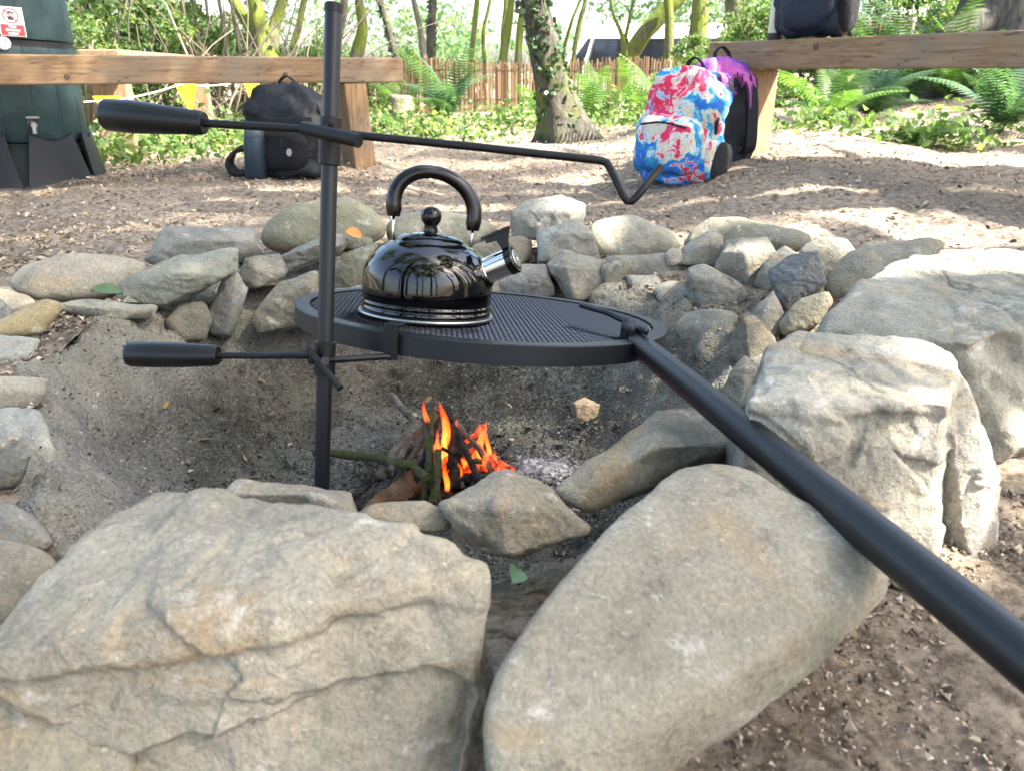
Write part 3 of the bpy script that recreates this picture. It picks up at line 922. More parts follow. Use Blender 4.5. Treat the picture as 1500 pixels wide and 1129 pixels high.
big('biggest ridged grey-green boulder with a layered top',
    [(1196, 482, .165), (1234, 444, .185), (1262, 408, .195), (1340, 375, .203), (1434, 361, .207), (1540, 370, .20), (1600, 440, .19), (1500, 470, .188), (1420, 498, .178), (1330, 491, .172), (1270, 487, .167), (1490, 655, .045), (1590, 610, .05), (1424, 560, .11)],
    [(0.46, 1.0, 0.0), (0.52, 1.32, 0.0), (0.80, 1.32, 0.0), (0.90, 1.04, 0.0), (0.57, 0.85, 0.0), (0.48, 0.9, 0.0)],
    (0.31, 0.305, 0.25), k=18, chips=3, chipmin=0.97, rough=0.006, facet=0.016, strata=0.016, bed=(0.25, 0.55, 0.75), freq=24.0, seed=65)

# ---- rim stones, measured one by one
def rs(label, px, Y, **kw): return outline_stone(label, px, Y, **kw)
rs('long low pale rounded boulder lying outside the ring beside the slanted slab', [(2, 420), (41, 386), (90, 372), (163, 374), (224, 388), (208, 404), (175, 432), (122, 442), (53, 441)], 1.47, lean=1.0, yaw=0.4, thick=0.2, col=(0.40, 0.35, 0.27), k=9, rough=0.012, facet=0.004, sub=5)
rs('flat-topped grey block behind the slanted slab', [(212, 382), (228, 345), (244, 333), (297, 331), (371, 336), (386, 352), (390, 374), (359, 384), (285, 390), (235, 390)], 1.78, lean=0.5, yaw=0.3, thick=0.16, col=GREY, strata=0.006, freq=40)
rs('slanted grey-green slab resting on the clay wall', [(170, 437), (178, 412), (261, 379), (346, 363), (360, 374), (348, 398), (246, 454), (232, 457), (183, 445)], 1.40, lean=0.5, yaw=0.75, thick=0.10, col=(0.25, 0.265, 0.215), k=24, strata=0.004, bed=(0.3, 0.1, 1), freq=45, sub=5)
rs('thin flat slab wedged under the slanted slab', [(88, 445), (130, 440), (228, 448), (236, 458), (222, 467), (134, 470), (122, 460), (94, 456)], 1.27, lean=0.7, yaw=0.4, thick=0.08, col=(0.27, 0.26, 0.20), k=20)
rs('ochre yellow stone at the left lip of the pit', [(-35, 486), (0, 470), (61, 440), (88, 442), (91, 456), (61, 490), (0, 494), (-35, 498)], 1.17, lean=0.5, yaw=0.2, thick=0.08, col=OCHRE, k=14)
rs('rounded pale stone outside the ring behind the ochre yellow one', [(-30, 425), (5, 424), (36, 432), (56, 442), (45, 456), (0, 466), (-30, 466)], 1.36, lean=0.8, thick=0.1, col=BEIGE, k=10)
rs('small grey stone tucked between the rounded pale and ochre yellow stones', [(-25, 440), (2, 438), (16, 452), (18, 468), (-5, 474), (-25, 474)], 1.28, lean=0.6, thick=0.05, col=GREY, k=12)
rs('pale square-edged block with a flat top beside the clay wall', [(-60, 492), (0, 491), (58, 498), (48, 525), (18, 550), (-60, 556)], 1.06, lean=0.9, thick=0.10, col=(0.36, 0.36, 0.32), k=24)
rs('tilted pale block with a brown underside above the dark stone', [(-60, 556), (6, 553), (70, 554), (66, 580), (60, 596), (12, 602), (-60, 606)], 0.93, lean=0.5, thick=0.09, col=(0.37, 0.33, 0.27), k=24)
rs('large pale crumbly block at the edge of the clay wall', [(-60, 606), (20, 600), (58, 602), (78, 647), (87, 690), (60, 708), (-60, 700)], 0.82, lean=0.9, thick=0.10, col=(0.37, 0.37, 0.34), k=14, rough=0.02, sub=5)
rs('dark sooty angular stone under the crumbly pale block', [(-50, 655), (10, 657), (44, 668), (30, 708), (10, 716), (-50, 718)], 0.76, lean=0.3, thick=0.06, col=(0.06, 0.065, 0.06), k=24)
rs('grey rounded stone between the sooty stone and the brown cobble', [(-50, 735), (20, 738), (60, 762), (84, 800), (40, 815), (-50, 820)], 0.62, lean=0.9, thick=0.08, col=GREY, k=10)
rs('brown-grey rounded cobble touching the jagged rock', [(-60, 790), (10, 790), (50, 800), (90, 826), (66, 868), (0, 925), (-60, 940)], 0.50, lean=1.0, thick=0.08, col=(0.30, 0.265, 0.20), k=9, mat='stone_near', sub=5)
rs('blocky dark grey stone between the slanted slab and the thin layered stone', [(353, 408), (359, 378), (408, 373), (421, 396), (410, 418), (367, 423)], 1.60, lean=0.4, yaw=0.6, thick=0.10, col=DARK, k=24)
rs('thin layered grey stone behind the steel pole', [(410, 377), (420, 370), (466, 348), (507, 342), (512, 355), (497, 373), (459, 386), (418, 400)], 1.70, lean=0.4, yaw=0.5, thick=0.10, col=(0.21, 0.205, 0.175), k=26, strata=0.008, bed=(-0.35, 0.2, 1), freq=60)
rs('large smooth moss-green boulder behind the steel pole', [(380, 346), (390, 330), (408, 313), (424, 304), (462, 293), (509, 289), (548, 307), (571, 332), (568, 350), (544, 360), (509, 366), (459, 370), (420, 370), (386, 366)], 1.97, lean=0.45, thick=0.24, col=(0.30, 0.285, 0.17), k=8, rough=0.008, facet=0.003, sub=5)
rs('mossy brown block standing behind the kettle, under the green boulder', [(488, 392), (505, 372), (552, 358), (548, 388), (532, 420), (490, 424)], 1.73, lean=0.2, yaw=0.2, thick=0.10, col=MOSSY, k=20)
rs('small crumbly stone carrying an orange leaf', [(505, 352), (522, 346), (545, 350), (548, 362), (528, 368), (506, 366)], 1.80, lean=0.4, thick=0.05, col=MOSSY, k=12)
rs('broad low boulder behind the kettle lid', [(562, 340), (575, 318), (605, 312), (637, 309), (691, 316), (729, 331), (738, 342), (700, 362), (637, 372), (575, 362)], 2.02, lean=0.6, thick=0.2, col=(0.28, 0.27, 0.20), k=9, facet=0.005, sub=5)
rs('flat grey stone standing upright on the far rim', [(748, 344), (751, 309), (766, 297), (822, 287), (857, 300), (864, 328), (850, 345), (800, 352), (753, 352)], 2.03, lean=0.3, thick=0.10, col=(0.25, 0.245, 0.22), k=20, facet=0.02)
rs('pointed light grey stone in front of the upright flat one', [(779, 355), (790, 340), (841, 321), (866, 340), (883, 367), (877, 378), (807, 378), (790, 388)], 1.86, lean=0.35, thick=0.12, col=(0.34, 0.335, 0.29), k=22, facet=0.02)
rs('brownish stone beside the kettle spout', [(690, 360), (720, 352), (760, 347), (778, 352), (778, 374), (762, 392), (735, 392), (700, 380)], 1.88, lean=0.4, thick=0.12, col=BROWN, k=14)
rs('large rounded stone with a clay-smeared front on the far rim', [(857, 338), (884, 321), (923, 317), (969, 331), (1001, 352), (998, 368), (954, 382), (915, 384), (880, 382)], 1.96, lean=0.7, thick=0.2, col=(0.32, 0.30, 0.235), k=9, sub=5)
rs('long dark mossy slab behind the smaller stones of the far rim', [(996, 362), (1018, 332), (1040, 320), (1084, 319), (1140, 330), (1190, 345), (1178, 368), (1130, 372), (1060, 370)], 1.98, lean=0.45, yaw=-0.2, thick=0.16, col=(0.21, 0.205, 0.155), k=14)
rs('wedge-shaped grey stone leaning towards the pit', [(985, 390), (996, 366), (1036, 341), (1056, 347), (1059, 368), (1047, 390), (994, 394)], 1.80, lean=0.35, yaw=-0.2, thick=0.12, col=(0.31, 0.305, 0.26), k=22)
rs('small pale cobble at the foot of the wedge-shaped stone', [(974, 372), (984, 364), (998, 366), (1000, 382), (988, 391), (976, 388)], 1.78, lean=0.3, thick=0.04, col=PALE, k=8)
rs('angular grey block with a pointed lower corner', [(1047, 394), (1065, 354), (1122, 349), (1133, 372), (1106, 428), (1092, 422), (1052, 402)], 1.68, lean=0.3, yaw=-0.3, thick=0.13, col=(0.30, 0.295, 0.25), k=26)
rs('narrow grey stone beside the dark layered slate', [(1104, 418), (1122, 384), (1148, 363), (1166, 372), (1150, 410), (1126, 430), (1110, 430)], 1.62, lean=0.3, yaw=-0.3, thick=0.10, col=(0.26, 0.25, 0.205), k=16)
rs('dark blue-grey slate split into layers', [(1125, 398), (1156, 376), (1197, 369), (1209, 416), (1188, 428), (1180, 438), (1145, 458), (1136, 434)], 1.46, lean=0.3, yaw=-0.4, thick=0.09, col=SLATE, k=34, strata=0.008, bed=(0.2, -0.3, 1), freq=70, sub=5)
rs('rounded grey stone behind the dark slate', [(1170, 370), (1196, 347), (1241, 349), (1254, 368), (1234, 396), (1208, 416), (1190, 400)], 1.62, lean=0.4, yaw=-0.3, thick=0.14, col=(0.25, 0.235, 0.195), k=12)
rs('long smooth boulder next to the biggest ridged boulder', [(1206, 424), (1232, 384), (1268, 360), (1372, 349), (1408, 366), (1340, 400), (1260, 440), (1218, 444)], 1.48, lean=0.8, yaw=-0.4, thick=0.16, col=(0.29, 0.275, 0.215), k=11, sub=5)
rs('sloping dark grey stone set in the pit wall below the slate', [(1068, 500), (1092, 468), (1132, 424), (1146, 448), (1152, 470), (1144, 490), (1116, 520), (1100, 538), (1076, 520)], 1.34, lean=0.3, yaw=-0.8, thick=0.12, col=(0.22, 0.215, 0.19), k=16)
rs('brown-green cobble between the slate and the biggest boulder', [(1140, 472), (1172, 440), (1212, 427), (1220, 442), (1198, 476), (1180, 486), (1148, 494)], 1.30, lean=0.5, yaw=-0.4, thick=0.09, col=(0.29, 0.27, 0.19), k=12)
rs('upright pale shard beside the lifting handle', [(1056, 570), (1066, 548), (1092, 522), (1106, 540), (1104, 580), (1090, 600), (1066, 596)], 1.00, lean=0.2, yaw=-0.3, thick=0.06, col=(0.37, 0.35, 0.29), k=22)
rs('elongated beige stone reaching into the pit under the lifting handle', [(812, 718), (830, 700), (905, 655), (960, 602), (1010, 582), (1064, 600), (1070, 668), (1010, 690), (940, 705), (865, 750), (830, 738)], 0.735, lean=1.2, yaw=0.3, thick=0.10, col=(0.36, 0.315, 0.24), k=18, mat='stone_near', sub=5)
rs('pointed two-tone stone with an ochre broken face in front of the fire', [(643, 737), (700, 700), (742, 687), (802, 713), (862, 776), (842, 800), (752, 819), (700, 802), (664, 772)], 0.60, lean=1.0, thick=0.06, col=(0.38, 0.33, 0.245), k=26, chips=4, mat='stone_near', sub=5, facet=0.02)
rs('small flat beige stone next to the pointed two-tone stone', [(520, 757), (545, 739), (620, 734), (668, 756), (656, 780), (600, 779)], 0.635, lean=1.4, thick=0.05, col=(0.41, 0.345, 0.235), k=12, mat='stone_near')
rs('flat grey-brown slab behind the wide flat-topped block', [(333, 716), (350, 701), (440, 709), (512, 720), (524, 758), (440, 750), (350, 734)], 0.655, lean=1.6, thick=0.05, col=(0.33, 0.29, 0.225), k=18, mat='stone_near')
rs('small yellowish stone under the squarish boulder', [(1290, 835), (1322, 822), (1350, 836), (1345, 862), (1310, 860)], 0.60, lean=0.4, thick=0.04, col=(0.42, 0.35, 0.20), k=10, mat='stone_near')
# ---- stones bedded in the clay of the pit wall: pieces of the pit
def ws(px, Y, **kw): return outline_stone(None, px, Y, name='wall_stone', parent=pit, **kw)
ws([(303, 464), (326, 410), (346, 401), (364, 423), (356, 459), (338, 494), (310, 488)], 1.461, lean=0.25, yaw=0.7, thick=0.1, col=(0.22, 0.235, 0.215), k=22)
ws([(240, 470), (262, 448), (300, 440), (310, 470), (300, 500), (260, 500)], 1.366, lean=0.4, yaw=0.7, thick=0.1, col=(0.26, 0.245, 0.18), k=9)
ws([(368, 464), (412, 416), (465, 397), (468, 462), (420, 482), (380, 487)], 1.509, lean=0.3, yaw=0.5, thick=0.1, col=(0.22, 0.205, 0.145), k=16)
ws([(455, 440), (470, 425), (530, 420), (540, 450), (500, 470), (460, 470)], 1.585, lean=0.3, yaw=0.2, thick=0.1, col=(0.19, 0.18, 0.13), k=16)
ws([(802, 388), (826, 369), (888, 381), (888, 414), (866, 442), (830, 439), (806, 408)], 1.748, lean=0.3, thick=0.1, col=(0.29, 0.275, 0.225), k=18, facet=0.02)
ws([(726, 402), (752, 388), (800, 390), (812, 432), (770, 440), (735, 434)], 1.748, lean=0.3, thick=0.1, col=(0.22, 0.22, 0.20), k=16)
ws([(917, 404), (961, 404), (990, 440), (976, 462), (934, 452)], 1.709, lean=0.3, yaw=-0.1, thick=0.1, col=(0.29, 0.285, 0.25), k=14)
ws([(886, 410), (920, 410), (922, 450), (896, 452), (880, 440)], 1.729, lean=0.3, thick=0.08, col=(0.27, 0.22, 0.15), k=16)
ws([(1006, 430), (1008, 396), (1032, 389), (1078, 412), (1098, 434), (1090, 454), (1054, 480), (1016, 468)], 1.566, lean=0.3, yaw=-0.4, thick=0.12, col=(0.31, 0.295, 0.25), k=20, facet=0.02, sub=5)
ws([(880, 376), (930, 380), (990, 372), (1005, 400), (985, 410), (890, 412)], 1.795, lean=0.3, thick=0.1, col=(0.24, 0.23, 0.19), k=9)
ws([(640, 400), (700, 390), (730, 400), (735, 440), (650, 445)], 1.738, lean=0.3, thick=0.1, col=(0.22, 0.21, 0.15), k=14)
ws([(535, 420), (560, 395), (640, 395), (650, 450), (560, 460)], 1.681, lean=0.3, thick=0.1, col=(0.2, 0.19, 0.14), k=14)

# smaller stones packed between and below the rim stones
rgf_ = random.Random(21)
for i in range(64):
    th_ = R(-30) + R(235) * (i + rgf_.uniform(-.3, .3)) / 64
    inner = rgf_.uniform(0.97, 1.10)
    rr0 = float(rim_r(np.array([th_]))[0]) * inner
    cx, cy = PCX + rr0 * math.cos(th_), PCY + rr0 * math.sin(th_)
    cz = rgf_.uniform(-0.035, 0.035) - (0.03 if inner > 1.05 else 0.0)
    sx, sy, sz = rgf_.uniform(0.045, 0.085), rgf_.uniform(0.035, 0.06), rgf_.uniform(0.03, 0.055)
    pts_ = []
    for q_ in range(14):
        v_ = Vector((rgf_.gauss(0, 1), rgf_.gauss(0, 1), rgf_.gauss(0, 1))).normalized()
        m_ = max(abs(v_.x), abs(v_.y), abs(v_.z))
        v_ = v_ * (0.5 + 0.5 / m_)
        pts_.append(Vector((v_.x * sx, v_.y * sy, v_.z * sz)))
    rm = Matrix.Rotation(th_ + math.pi / 2 + rgf_.uniform(-.5, .5), 3, 'Z') @ Matrix.Rotation(rgf_.uniform(-.4, .4), 3, 'Y')
    pts_ = [rm @ v_ + Vector((cx, cy, cz)) for v_ in pts_]
    g_ = rgf_.uniform(0.7, 1.15)
    base_ = rgf_.choice([(0.27, 0.255, 0.205), (0.25, 0.22, 0.16), (0.30, 0.29, 0.25), (0.22, 0.205, 0.15)])
    adopt(put_stone(stone_from_points(pts_, tuple(x * g_ for x in base_), sub=4, k=rgf_.choice([12, 18, 22]), facet=0.02), 'wall_stone'), pit)
# ================================================================ swing grill on its steel stake
U = Vector((0.07864, 0.15352, 0.98501)).normalized()     # the stake leans a little: so do grate and kettle
E1 = (Vector((1, 0, 0)) - U * U.x).normalized()
E2 = U.cross(E1)
FR = Matrix((E1, E2, U)).transposed()                    # columns E1 E2 U
GC = Vector((-0.0442, 1.1460, 0.1294))                   # centre of the grate's top plane
GR = 0.2803
def gp(a, b, c=0.0, o=GC): return o + E1 * a + E2 * b + U * c
def proj(P):
    d = Vector(P) - CAM
    zc = d.y * CP - d.z * SP
    up = d.y * SP + d.z * CP
    return 750 + FPX * d.x / zc, 564.5 - FPX * up / zc, zc
# rim point carrying the bracket
best = min((abs(proj(gp(GR * math.cos(a), GR * math.sin(a)))[0] - 578), a) for a in [math.pi + i * math.pi / 2000 for i in range(2000)])
AB = best[1]
BR = gp(GR * math.cos(AB), GR * math.sin(AB))
ZP = proj(BR)[2] - 0.012
PB = atc(476, 525, ZP)                                   # stake axis at the lower collar
stand = empty('grill_stand', PB - U * 0.36)
tag(stand, 'black steel stake with two swing arms and grips, driven into the fire pit', 'grill stand')
def axp(s): return PB + U * s
top_s = (proj(axp(0.4))[1] - 2)
s_top = 0.30
while proj(axp(s_top))[1] > 14 and s_top < 1.0: s_top += 0.002
b = MB().tube([axp(-0.36), axp(s_top - 0.003), axp(s_top)], [0.0092, 0.0092, 0.0086], 20)
adopt(b.build('pole', M['grey_coat'], autosmooth=40), stand)
bz = MB().lathe([(0.0098, -0.004), (0.0098, 0.004), (0.008, 0.0055), (0.0, 0.006)], 18, axp(s_top), FR)
adopt(bz.build('end_cap', M['black_steel'], autosmooth=40), stand)
def collar(s, hgt):
    o = axp(s)
    b = MB().lathe([(0.0095, -hgt / 2), (0.0124, -hgt / 2 + 0.001), (0.0124, hgt / 2 - 0.001), (0.0095, hgt / 2)], 20, o, FR)
    c = adopt(b.build('collar', M['black_steel'], autosmooth=40), stand)
    return c
c_up = collar((lambda y: next(s / 1000 for s in range(0, 900) if proj(axp(s / 1000))[1] < y))(208), 0.052)
s_up = next(s / 1000 for s in range(0, 900) if proj(axp(s / 1000))[1] < 208)
c_lo = collar(0.0, 0.042)
# toward the viewer
VT = (CAM - PB); VT = (VT - U * VT.dot(U)).normalized()
SIDE = U.cross(VT).normalized()
if SIDE.x < 0: SIDE = -SIDE
# lower arm: grip - rod - bracket on the rim
zl = ZP - 0.004
def rodpt(px, py, zc): return atc(px, py, zc)
l0 = rodpt(318, 521, ZP - 0.012); l1 = rodpt(458, 521, ZP - 0.006); l2 = rodpt(500, 522, ZP - 0.0); l3 = rodpt(566, 522, ZP + 0.006)
brk_out = (E1 * math.cos(AB) + E2 * math.sin(AB))
b0 = BR + brk_out * 0.006
l4 = b0 - U * 0.030
b = MB().tube([rodpt(190, 521, ZP - 0.015), l0, l1, axp(0.0) + VT * 0.0155 - SIDE * 0.018, axp(0.0) + SIDE * 0.013 + VT * 0.006, l3, l3 * 0.35 + l4 * 0.65, l4 + U * 0.006], 0.0040, 12)
adopt(b.build('lower_arm', M['black_steel'], smooth=True), stand)
def grip(p, q, r0, r1, r2, name='hand_grip'):
    ax = (q - p); L = ax.length; ax = ax.normalized()
    u = ax.cross(Vector((0, 0, 1))).normalized(); w = ax.cross(u)
    fr = Matrix((u, w, ax)).transposed()
    prof = [(0.0, 0), (r0 * 0.88, 0.0005), (r0, 0.004), (r0 * 1.03, L * 0.3), (r1, L * 0.62), (r2, L - 0.004), (r2 * 0.9, L), (0.0, L)]
    b = MB().lathe(prof, 22, p, fr)
    return adopt(b.build(name, M['grip'], autosmooth=50), stand)
grip(rodpt(187, 519, ZP - 0.012), rodpt(320, 521, ZP - 0.012), 0.0148, 0.0145, 0.0122)
bk = MB().bbox(b0 - U * 0.009 + brk_out * 0.001, (0.006, 0.0175, 0.044), 0.0015, Matrix((brk_out, U.cross(brk_out), U)).transposed())
bk.bbox(b0 + U * 0.0105 - brk_out * 0.008, (0.020, 0.0175, 0.005), 0.0015, Matrix((brk_out, U.cross(brk_out), U)).transposed())
adopt(bk.build('rim_bracket', M['black_steel']), stand)
# clamp bars and bolts
def clampbar(p, q, r, flat, col):
    b = MB().tube([p, p.lerp(q, 0.5), q], [r, r, r], 14, True, flat)
    return adopt(b.build('clamp_bar', M['black_steel'], autosmooth=40), stand)
clampbar(atc(452, 512, ZP - 0.018), atc(499, 569, ZP - 0.036), 0.0042, 1.0, c_lo)
bolt = MB().tube([axp(0.002) + VT * 0.012, axp(0.003) + VT * 0.030], 0.0052, 6)
adopt(bolt.build('clamp_bolt', M['bolt']), stand)
# upper arm
PU = axp(s_up); ZU = proj(PU)[2]
zf = ZU - 0.022
h_l = atc(300, 181, zf + 0.004)
h_end = atc(152, 168, zf + 0.008)
arm = [atc(230, 175, zf + 0.006), h_l, atc(455, 190, zf), atc(526, 199, zf - 0.002), atc(700, 216, zf - 0.006), atc(880, 235.5, zf - 0.010), atc(889, 239, zf - 0.010),
       atc(896, 250, zf - 0.012), atc(914, 288, zf - 0.016), atc(919, 295, zf - 0.0165), atc(925, 295, zf - 0.017), atc(932, 289, zf - 0.018), atc(969, 244, zf - 0.022)]
b = MB().tube(arm, 0.0044, 12)
adopt(b.build('upper_arm', M['black_steel'], smooth=True), stand)
grip(h_end, h_l, 0.0172, 0.0152, 0.0128)
clampbar(atc(443, 188, zf - 0.008), atc(526, 207, zf - 0.036), 0.0072, 1.0, c_up)
bolt = MB().tube([axp(s_up + 0.008) + VT * 0.012, axp(s_up + 0.010) + VT * 0.022], 0.0058, 6).tube([axp(s_up + 0.012) + VT * 0.020, axp(s_up + 0.018) + VT * 0.022], 0.0046, 8)
adopt(bolt.build('clamp_bolt', M['bolt']), stand)

# ---- grate
grate = empty('grill_grate', GC - U * 0.026)
tag(grate, 'round black cooking grate with a wide flat rim and expanded metal mesh', 'grill grate')
prof = [(GR - 0.021, -0.004), (GR - 0.021, 0.0), (GR - 0.0015, 0.0), (GR, -0.0015), (GR, -0.026), (GR - 0.004, -0.026), (GR - 0.004, -0.005), (GR - 0.021, -0.004)]
adopt(MB().lathe(prof, 96, GC, FR).build('rim', M['grey_coat'], autosmooth=35), grate)
mb_v, mb_f = [], []
ri = GR - 0.020
rot = 0.10
ca, sa = math.cos(rot), math.sin(rot)
row, step = 0.0135, 0.0052
nrow = int(ri / row) + 1
def seg(p, q, w, hh):
    d = (q - p); L = d.length
    if L < 1e-6: return
    d /= L
    sd = U.cross(d)
    k = len(mb_v)
    for P in (p, q):
        for a_, c_ in ((-w, -hh), (w, -hh + 0.0012), (w, hh + 0.0012), (-w, hh)):
            mb_v.append(tuple(P + sd * a_ + U * c_))
    for i in range(4):
        j = (i + 1) % 4
        mb_f.append((k + i, k + j, k + 4 + j, k + 4 + i))
for i in range(-nrow, nrow + 1):
    for sgn in (-1, 1):
        prev = None
        j = -int(ri / step) - 1
        while j <= int(ri / step) + 1:
            y = j * step
            x = i * row + sgn * (row * 0.5 if j % 2 else row * 0.03)
            if math.hypot(x, y) < ri:
                P = gp(x * ca - y * sa, x * sa + y * ca, -0.0045)
                if prev is not None: seg(prev, P, 0.00085, 0.0013)
                prev = P
            else:
                prev = None
            j += 1
me = bpy.data.meshes.new('mesh')
me.from_pydata(mb_v, [], mb_f); me.update()
mo = adopt(link('expanded_mesh', me, M['mesh_steel']), grate)
mo['kind'] = 'stuff'

# ---- kettle
def ray_plane(px, py, off=0.0):
    d = ray(px, py)
    o = GC + U * off
    return CAM + d * ((o - CAM).dot(U) / d.dot(U))
KB = ray_plane(624, 462)
KZ = proj(KB)[2]
kr = 94.0 * KZ / FPX
kettle = empty('kettle', KB)
tag(kettle, 'glossy black enamel whistling kettle standing on the grate', 'kettle')
def kp(a, b, c): return KB + E1 * a + E2 * b + U * c
prof = [(0.0, 0.004), (kr * 0.985, 0.004), (kr, 0.008), (kr, 0.0125), (kr * 0.985, 0.0137), (kr * 0.985, 0.0153), (kr, 0.0165), (kr, 0.0195), (kr * 0.985, 0.0207), (kr * 0.985, 0.0222), (kr, 0.0235), (kr, 0.040), (kr * 0.995, 0.052)]
for i in range(1, 15):
    a = i / 14 * math.pi / 2 * 0.80
    prof.append((kr * (0.995 - 0.615 * (1 - math.cos(a)) / (1 - math.cos(math.pi / 2 * 0.80))), 0.052 + 0.057 * math.sin(a) / math.sin(math.pi / 2 * 0.80)))
lid_r, lid_h = prof[-1]
adopt(MB().lathe(prof, 72, KB, FR).build('body', M['enamel'], smooth=True), kettle)
adopt(MB().lathe([(kr * 1.03, 0.0055), (kr * 1.045, 0.0035), (kr * 1.03, 0.001), (kr * 0.9, 0.0008), (kr * 0.9, 0.004), (kr * 1.0, 0.0058), (kr * 1.03, 0.0055)], 72, KB, FR).build('base_ring', M['steel_grey'], smooth=True), kettle)
lr = kr * 0.60
lid = adopt(MB().lathe([(lr * 1.0, lid_h - 0.0135), (lr * 1.02, lid_h - 0.0105), (lr * 0.98, lid_h - 0.0075), (lr * 0.8, lid_h + 0.0005), (lr * 0.55, lid_h + 0.0055), (lr * 0.25, lid_h + 0.0075), (0.0, lid_h + 0.008)], 64, KB, FR).build('lid', M['enamel'], smooth=True), kettle)
kn = MB().lathe([(0.0, lid_h + 0.006), (0.0105, lid_h + 0.006), (0.0105, lid_h + 0.009), (0.0085, lid_h + 0.016), (0.0105, lid_h + 0.0185), (0.0135, lid_h + 0.023), (0.0146, lid_h + 0.029), (0.0128, lid_h + 0.036), (0.008, lid_h + 0.0405), (0.0, lid_h + 0.042)], 32, KB, FR)
k_o = kn.build('knob', M['gloss_black'], smooth=True)
k_o.parent = lid; k_o.matrix_parent_inverse = Matrix()
# arched handle
hz0 = 0.146; hr = 0.0545; harc = 0.050
pts, rad = [], []
for i in range(29):
    a = math.pi * (1.05 - 1.10 * i / 28)
    tt = abs(i - 14) / 14
    pts.append(kp(hr * math.cos(a) + 0.004, -0.002 + 0.012 * math.cos(a), (hz0 + harc * math.sin(a) ** 0.9 if math.sin(a) > 0 else hz0 + harc * math.sin(a)) - 0.006 * math.cos(a)))
    rad.append(0.0088 + 0.0022 * tt)
pts = [pts[0] - U * 0.010] + pts + [pts[-1] - U * 0.010]
rad = [0.0085] + rad + [0.0085]
hd = adopt(MB().tube(pts, rad, 16).build('handle', M['gloss_black'], autosmooth=50), kettle)
for e, sgn in ((pts[0], -1), (pts[-1], 1)):
    loc = e - KB
    a_, b_, c_ = loc.dot(E1), loc.dot(E2), loc.dot(U)
    foot = kp(a_ * 0.98, b_, 0.098)
    br = MB().tube([e + U * 0.004, e.lerp(foot, 0.5), foot], [0.0042, 0.0036, 0.0050], 10, True, 0.5)
    o = br.build('bracket', M['chrome'], smooth=True)
    o.parent = hd
# spout
sd = (E1 * 0.88 - E2 * 0.24 + U * 0.47).normalized()
s0 = kp(kr * 0.80, -kr * 0.22, 0.066)
su = sd.cross(U).normalized(); sw = su.cross(sd).normalized()
SF = Matrix((su, sw, sd)).transposed()
spout = adopt(MB().lathe([(0.0235, -0.012), (0.0225, 0.004), (0.0205, 0.010), (0.0178, 0.013), (0.0178, 0.047), (0.0, 0.047)], 32, s0, SF).build('spout', M['chrome'], autosmooth=40), kettle)
spout.data.materials[0] = M['chrome']
adopt(MB().lathe([(0.0245, -0.010), (0.0240, 0.005), (0.0215, 0.011), (0.0180, 0.0125)], 32, s0, SF).build('spout_collar', M['enamel'], smooth=True), kettle)
cap = adopt(MB().lathe([(0.0180, 0.044), (0.0192, 0.0445), (0.0192, 0.054), (0.0180, 0.0555), (0.0150, 0.0555), (0.0145, 0.0535), (0.0, 0.0535)], 32, s0, SF).build('whistle_cap', M['gloss_black'], autosmooth=35), kettle)
wd = MB().lathe([(0.0132, 0.0530), (0.0132, 0.0562), (0.0118, 0.0572), (0.0045, 0.0572), (0.0035, 0.0560), (0.0, 0.0560)], 28, s0, SF).build('whistle_disc', M['steel_grey'], autosmooth=35)
wd.parent = cap
# thumb lever: a web rising from the cap to a flat wing
lv = MB()
base = s0 + sd * 0.049 + sw * 0.017
side = su
def L(a, b, c): return base + sd * a + sw * b + side * c
poly = [L(-0.006, 0.0, 0), L(0.005, 0.0, 0), L(0.006, 0.010, 0), L(0.013, 0.022, 0), L(0.016, 0.0255, 0), L(-0.022, 0.0255, 0), L(-0.024, 0.017, 0), L(-0.009, 0.015, 0)]
lv.prism(poly, side * -0.003, side * 0.003)
lv.prism([L(0.017, 0.0225, 0), L(0.016, 0.0265, 0), L(-0.026, 0.0265, 0), L(-0.026, 0.0235, 0)], side * -0.010, side * 0.010)
adopt(lv.build('thumb_lever', M['gloss_black']), kettle)

# ---- lifting handle: long tube hooked on the rim
t0 = atc(930, 500, proj(gp(GR * 0.84, -GR * 0.53, 0.012))[2] - 0.004)
t1 = atc(1500, 962, 0.437)
dirt = (t1 - t0).normalized()
t_end = t1 + dirt * 0.42
lh = empty('lifting_handle', t_end)
tag(lh, 'long black steel tube handle hooked over the rim of the grate', 'handle')
adopt(MB().tube([t0 - dirt * 0.012, t0 + dirt * 0.01, t0 + dirt * 0.05, t0.lerp(t1, 0.5), t1, t_end], [0.0125, 0.0150, 0.0158, 0.0160, 0.0160, 0.0160], 22).build('tube', M['grey_coat'], autosmooth=40), lh)
lu = dirt.cross(U).normalized()
lup = lu.cross(dirt).normalized()
if lup.z < 0: lup = -lup
tip = atc(852, 446, proj(gp(0.10, 0.05, 0.01))[2] + 0.02)
tipd = (tip - t0)
strap0 = t0 + lup * 0.0215 - lu * 0.001 + dirt * 0.03
end_t = gp(0.105, -0.055, 0.012)
end_t = atc(853, 447, proj(end_t)[2])
mid = t0 + lup * 0.019 - dirt * 0.015
adopt(MB().tube([strap0, strap0.lerp(mid, 0.5), mid, mid.lerp(end_t, 0.5) + lup * 0.003, end_t], [0.0050, 0.0056, 0.0060, 0.0058, 0.0066], 10, True, 0.7).build('prong', M['black_steel'], smooth=True), lh)
jaw = MB().bbox(t0 - dirt * 0.008 + lup * 0.006, (0.036, 0.030, 0.032), 0.006, Matrix((dirt, lu, lup)).transposed())
adopt(jaw.build('jaw', M['black_steel']), lh)
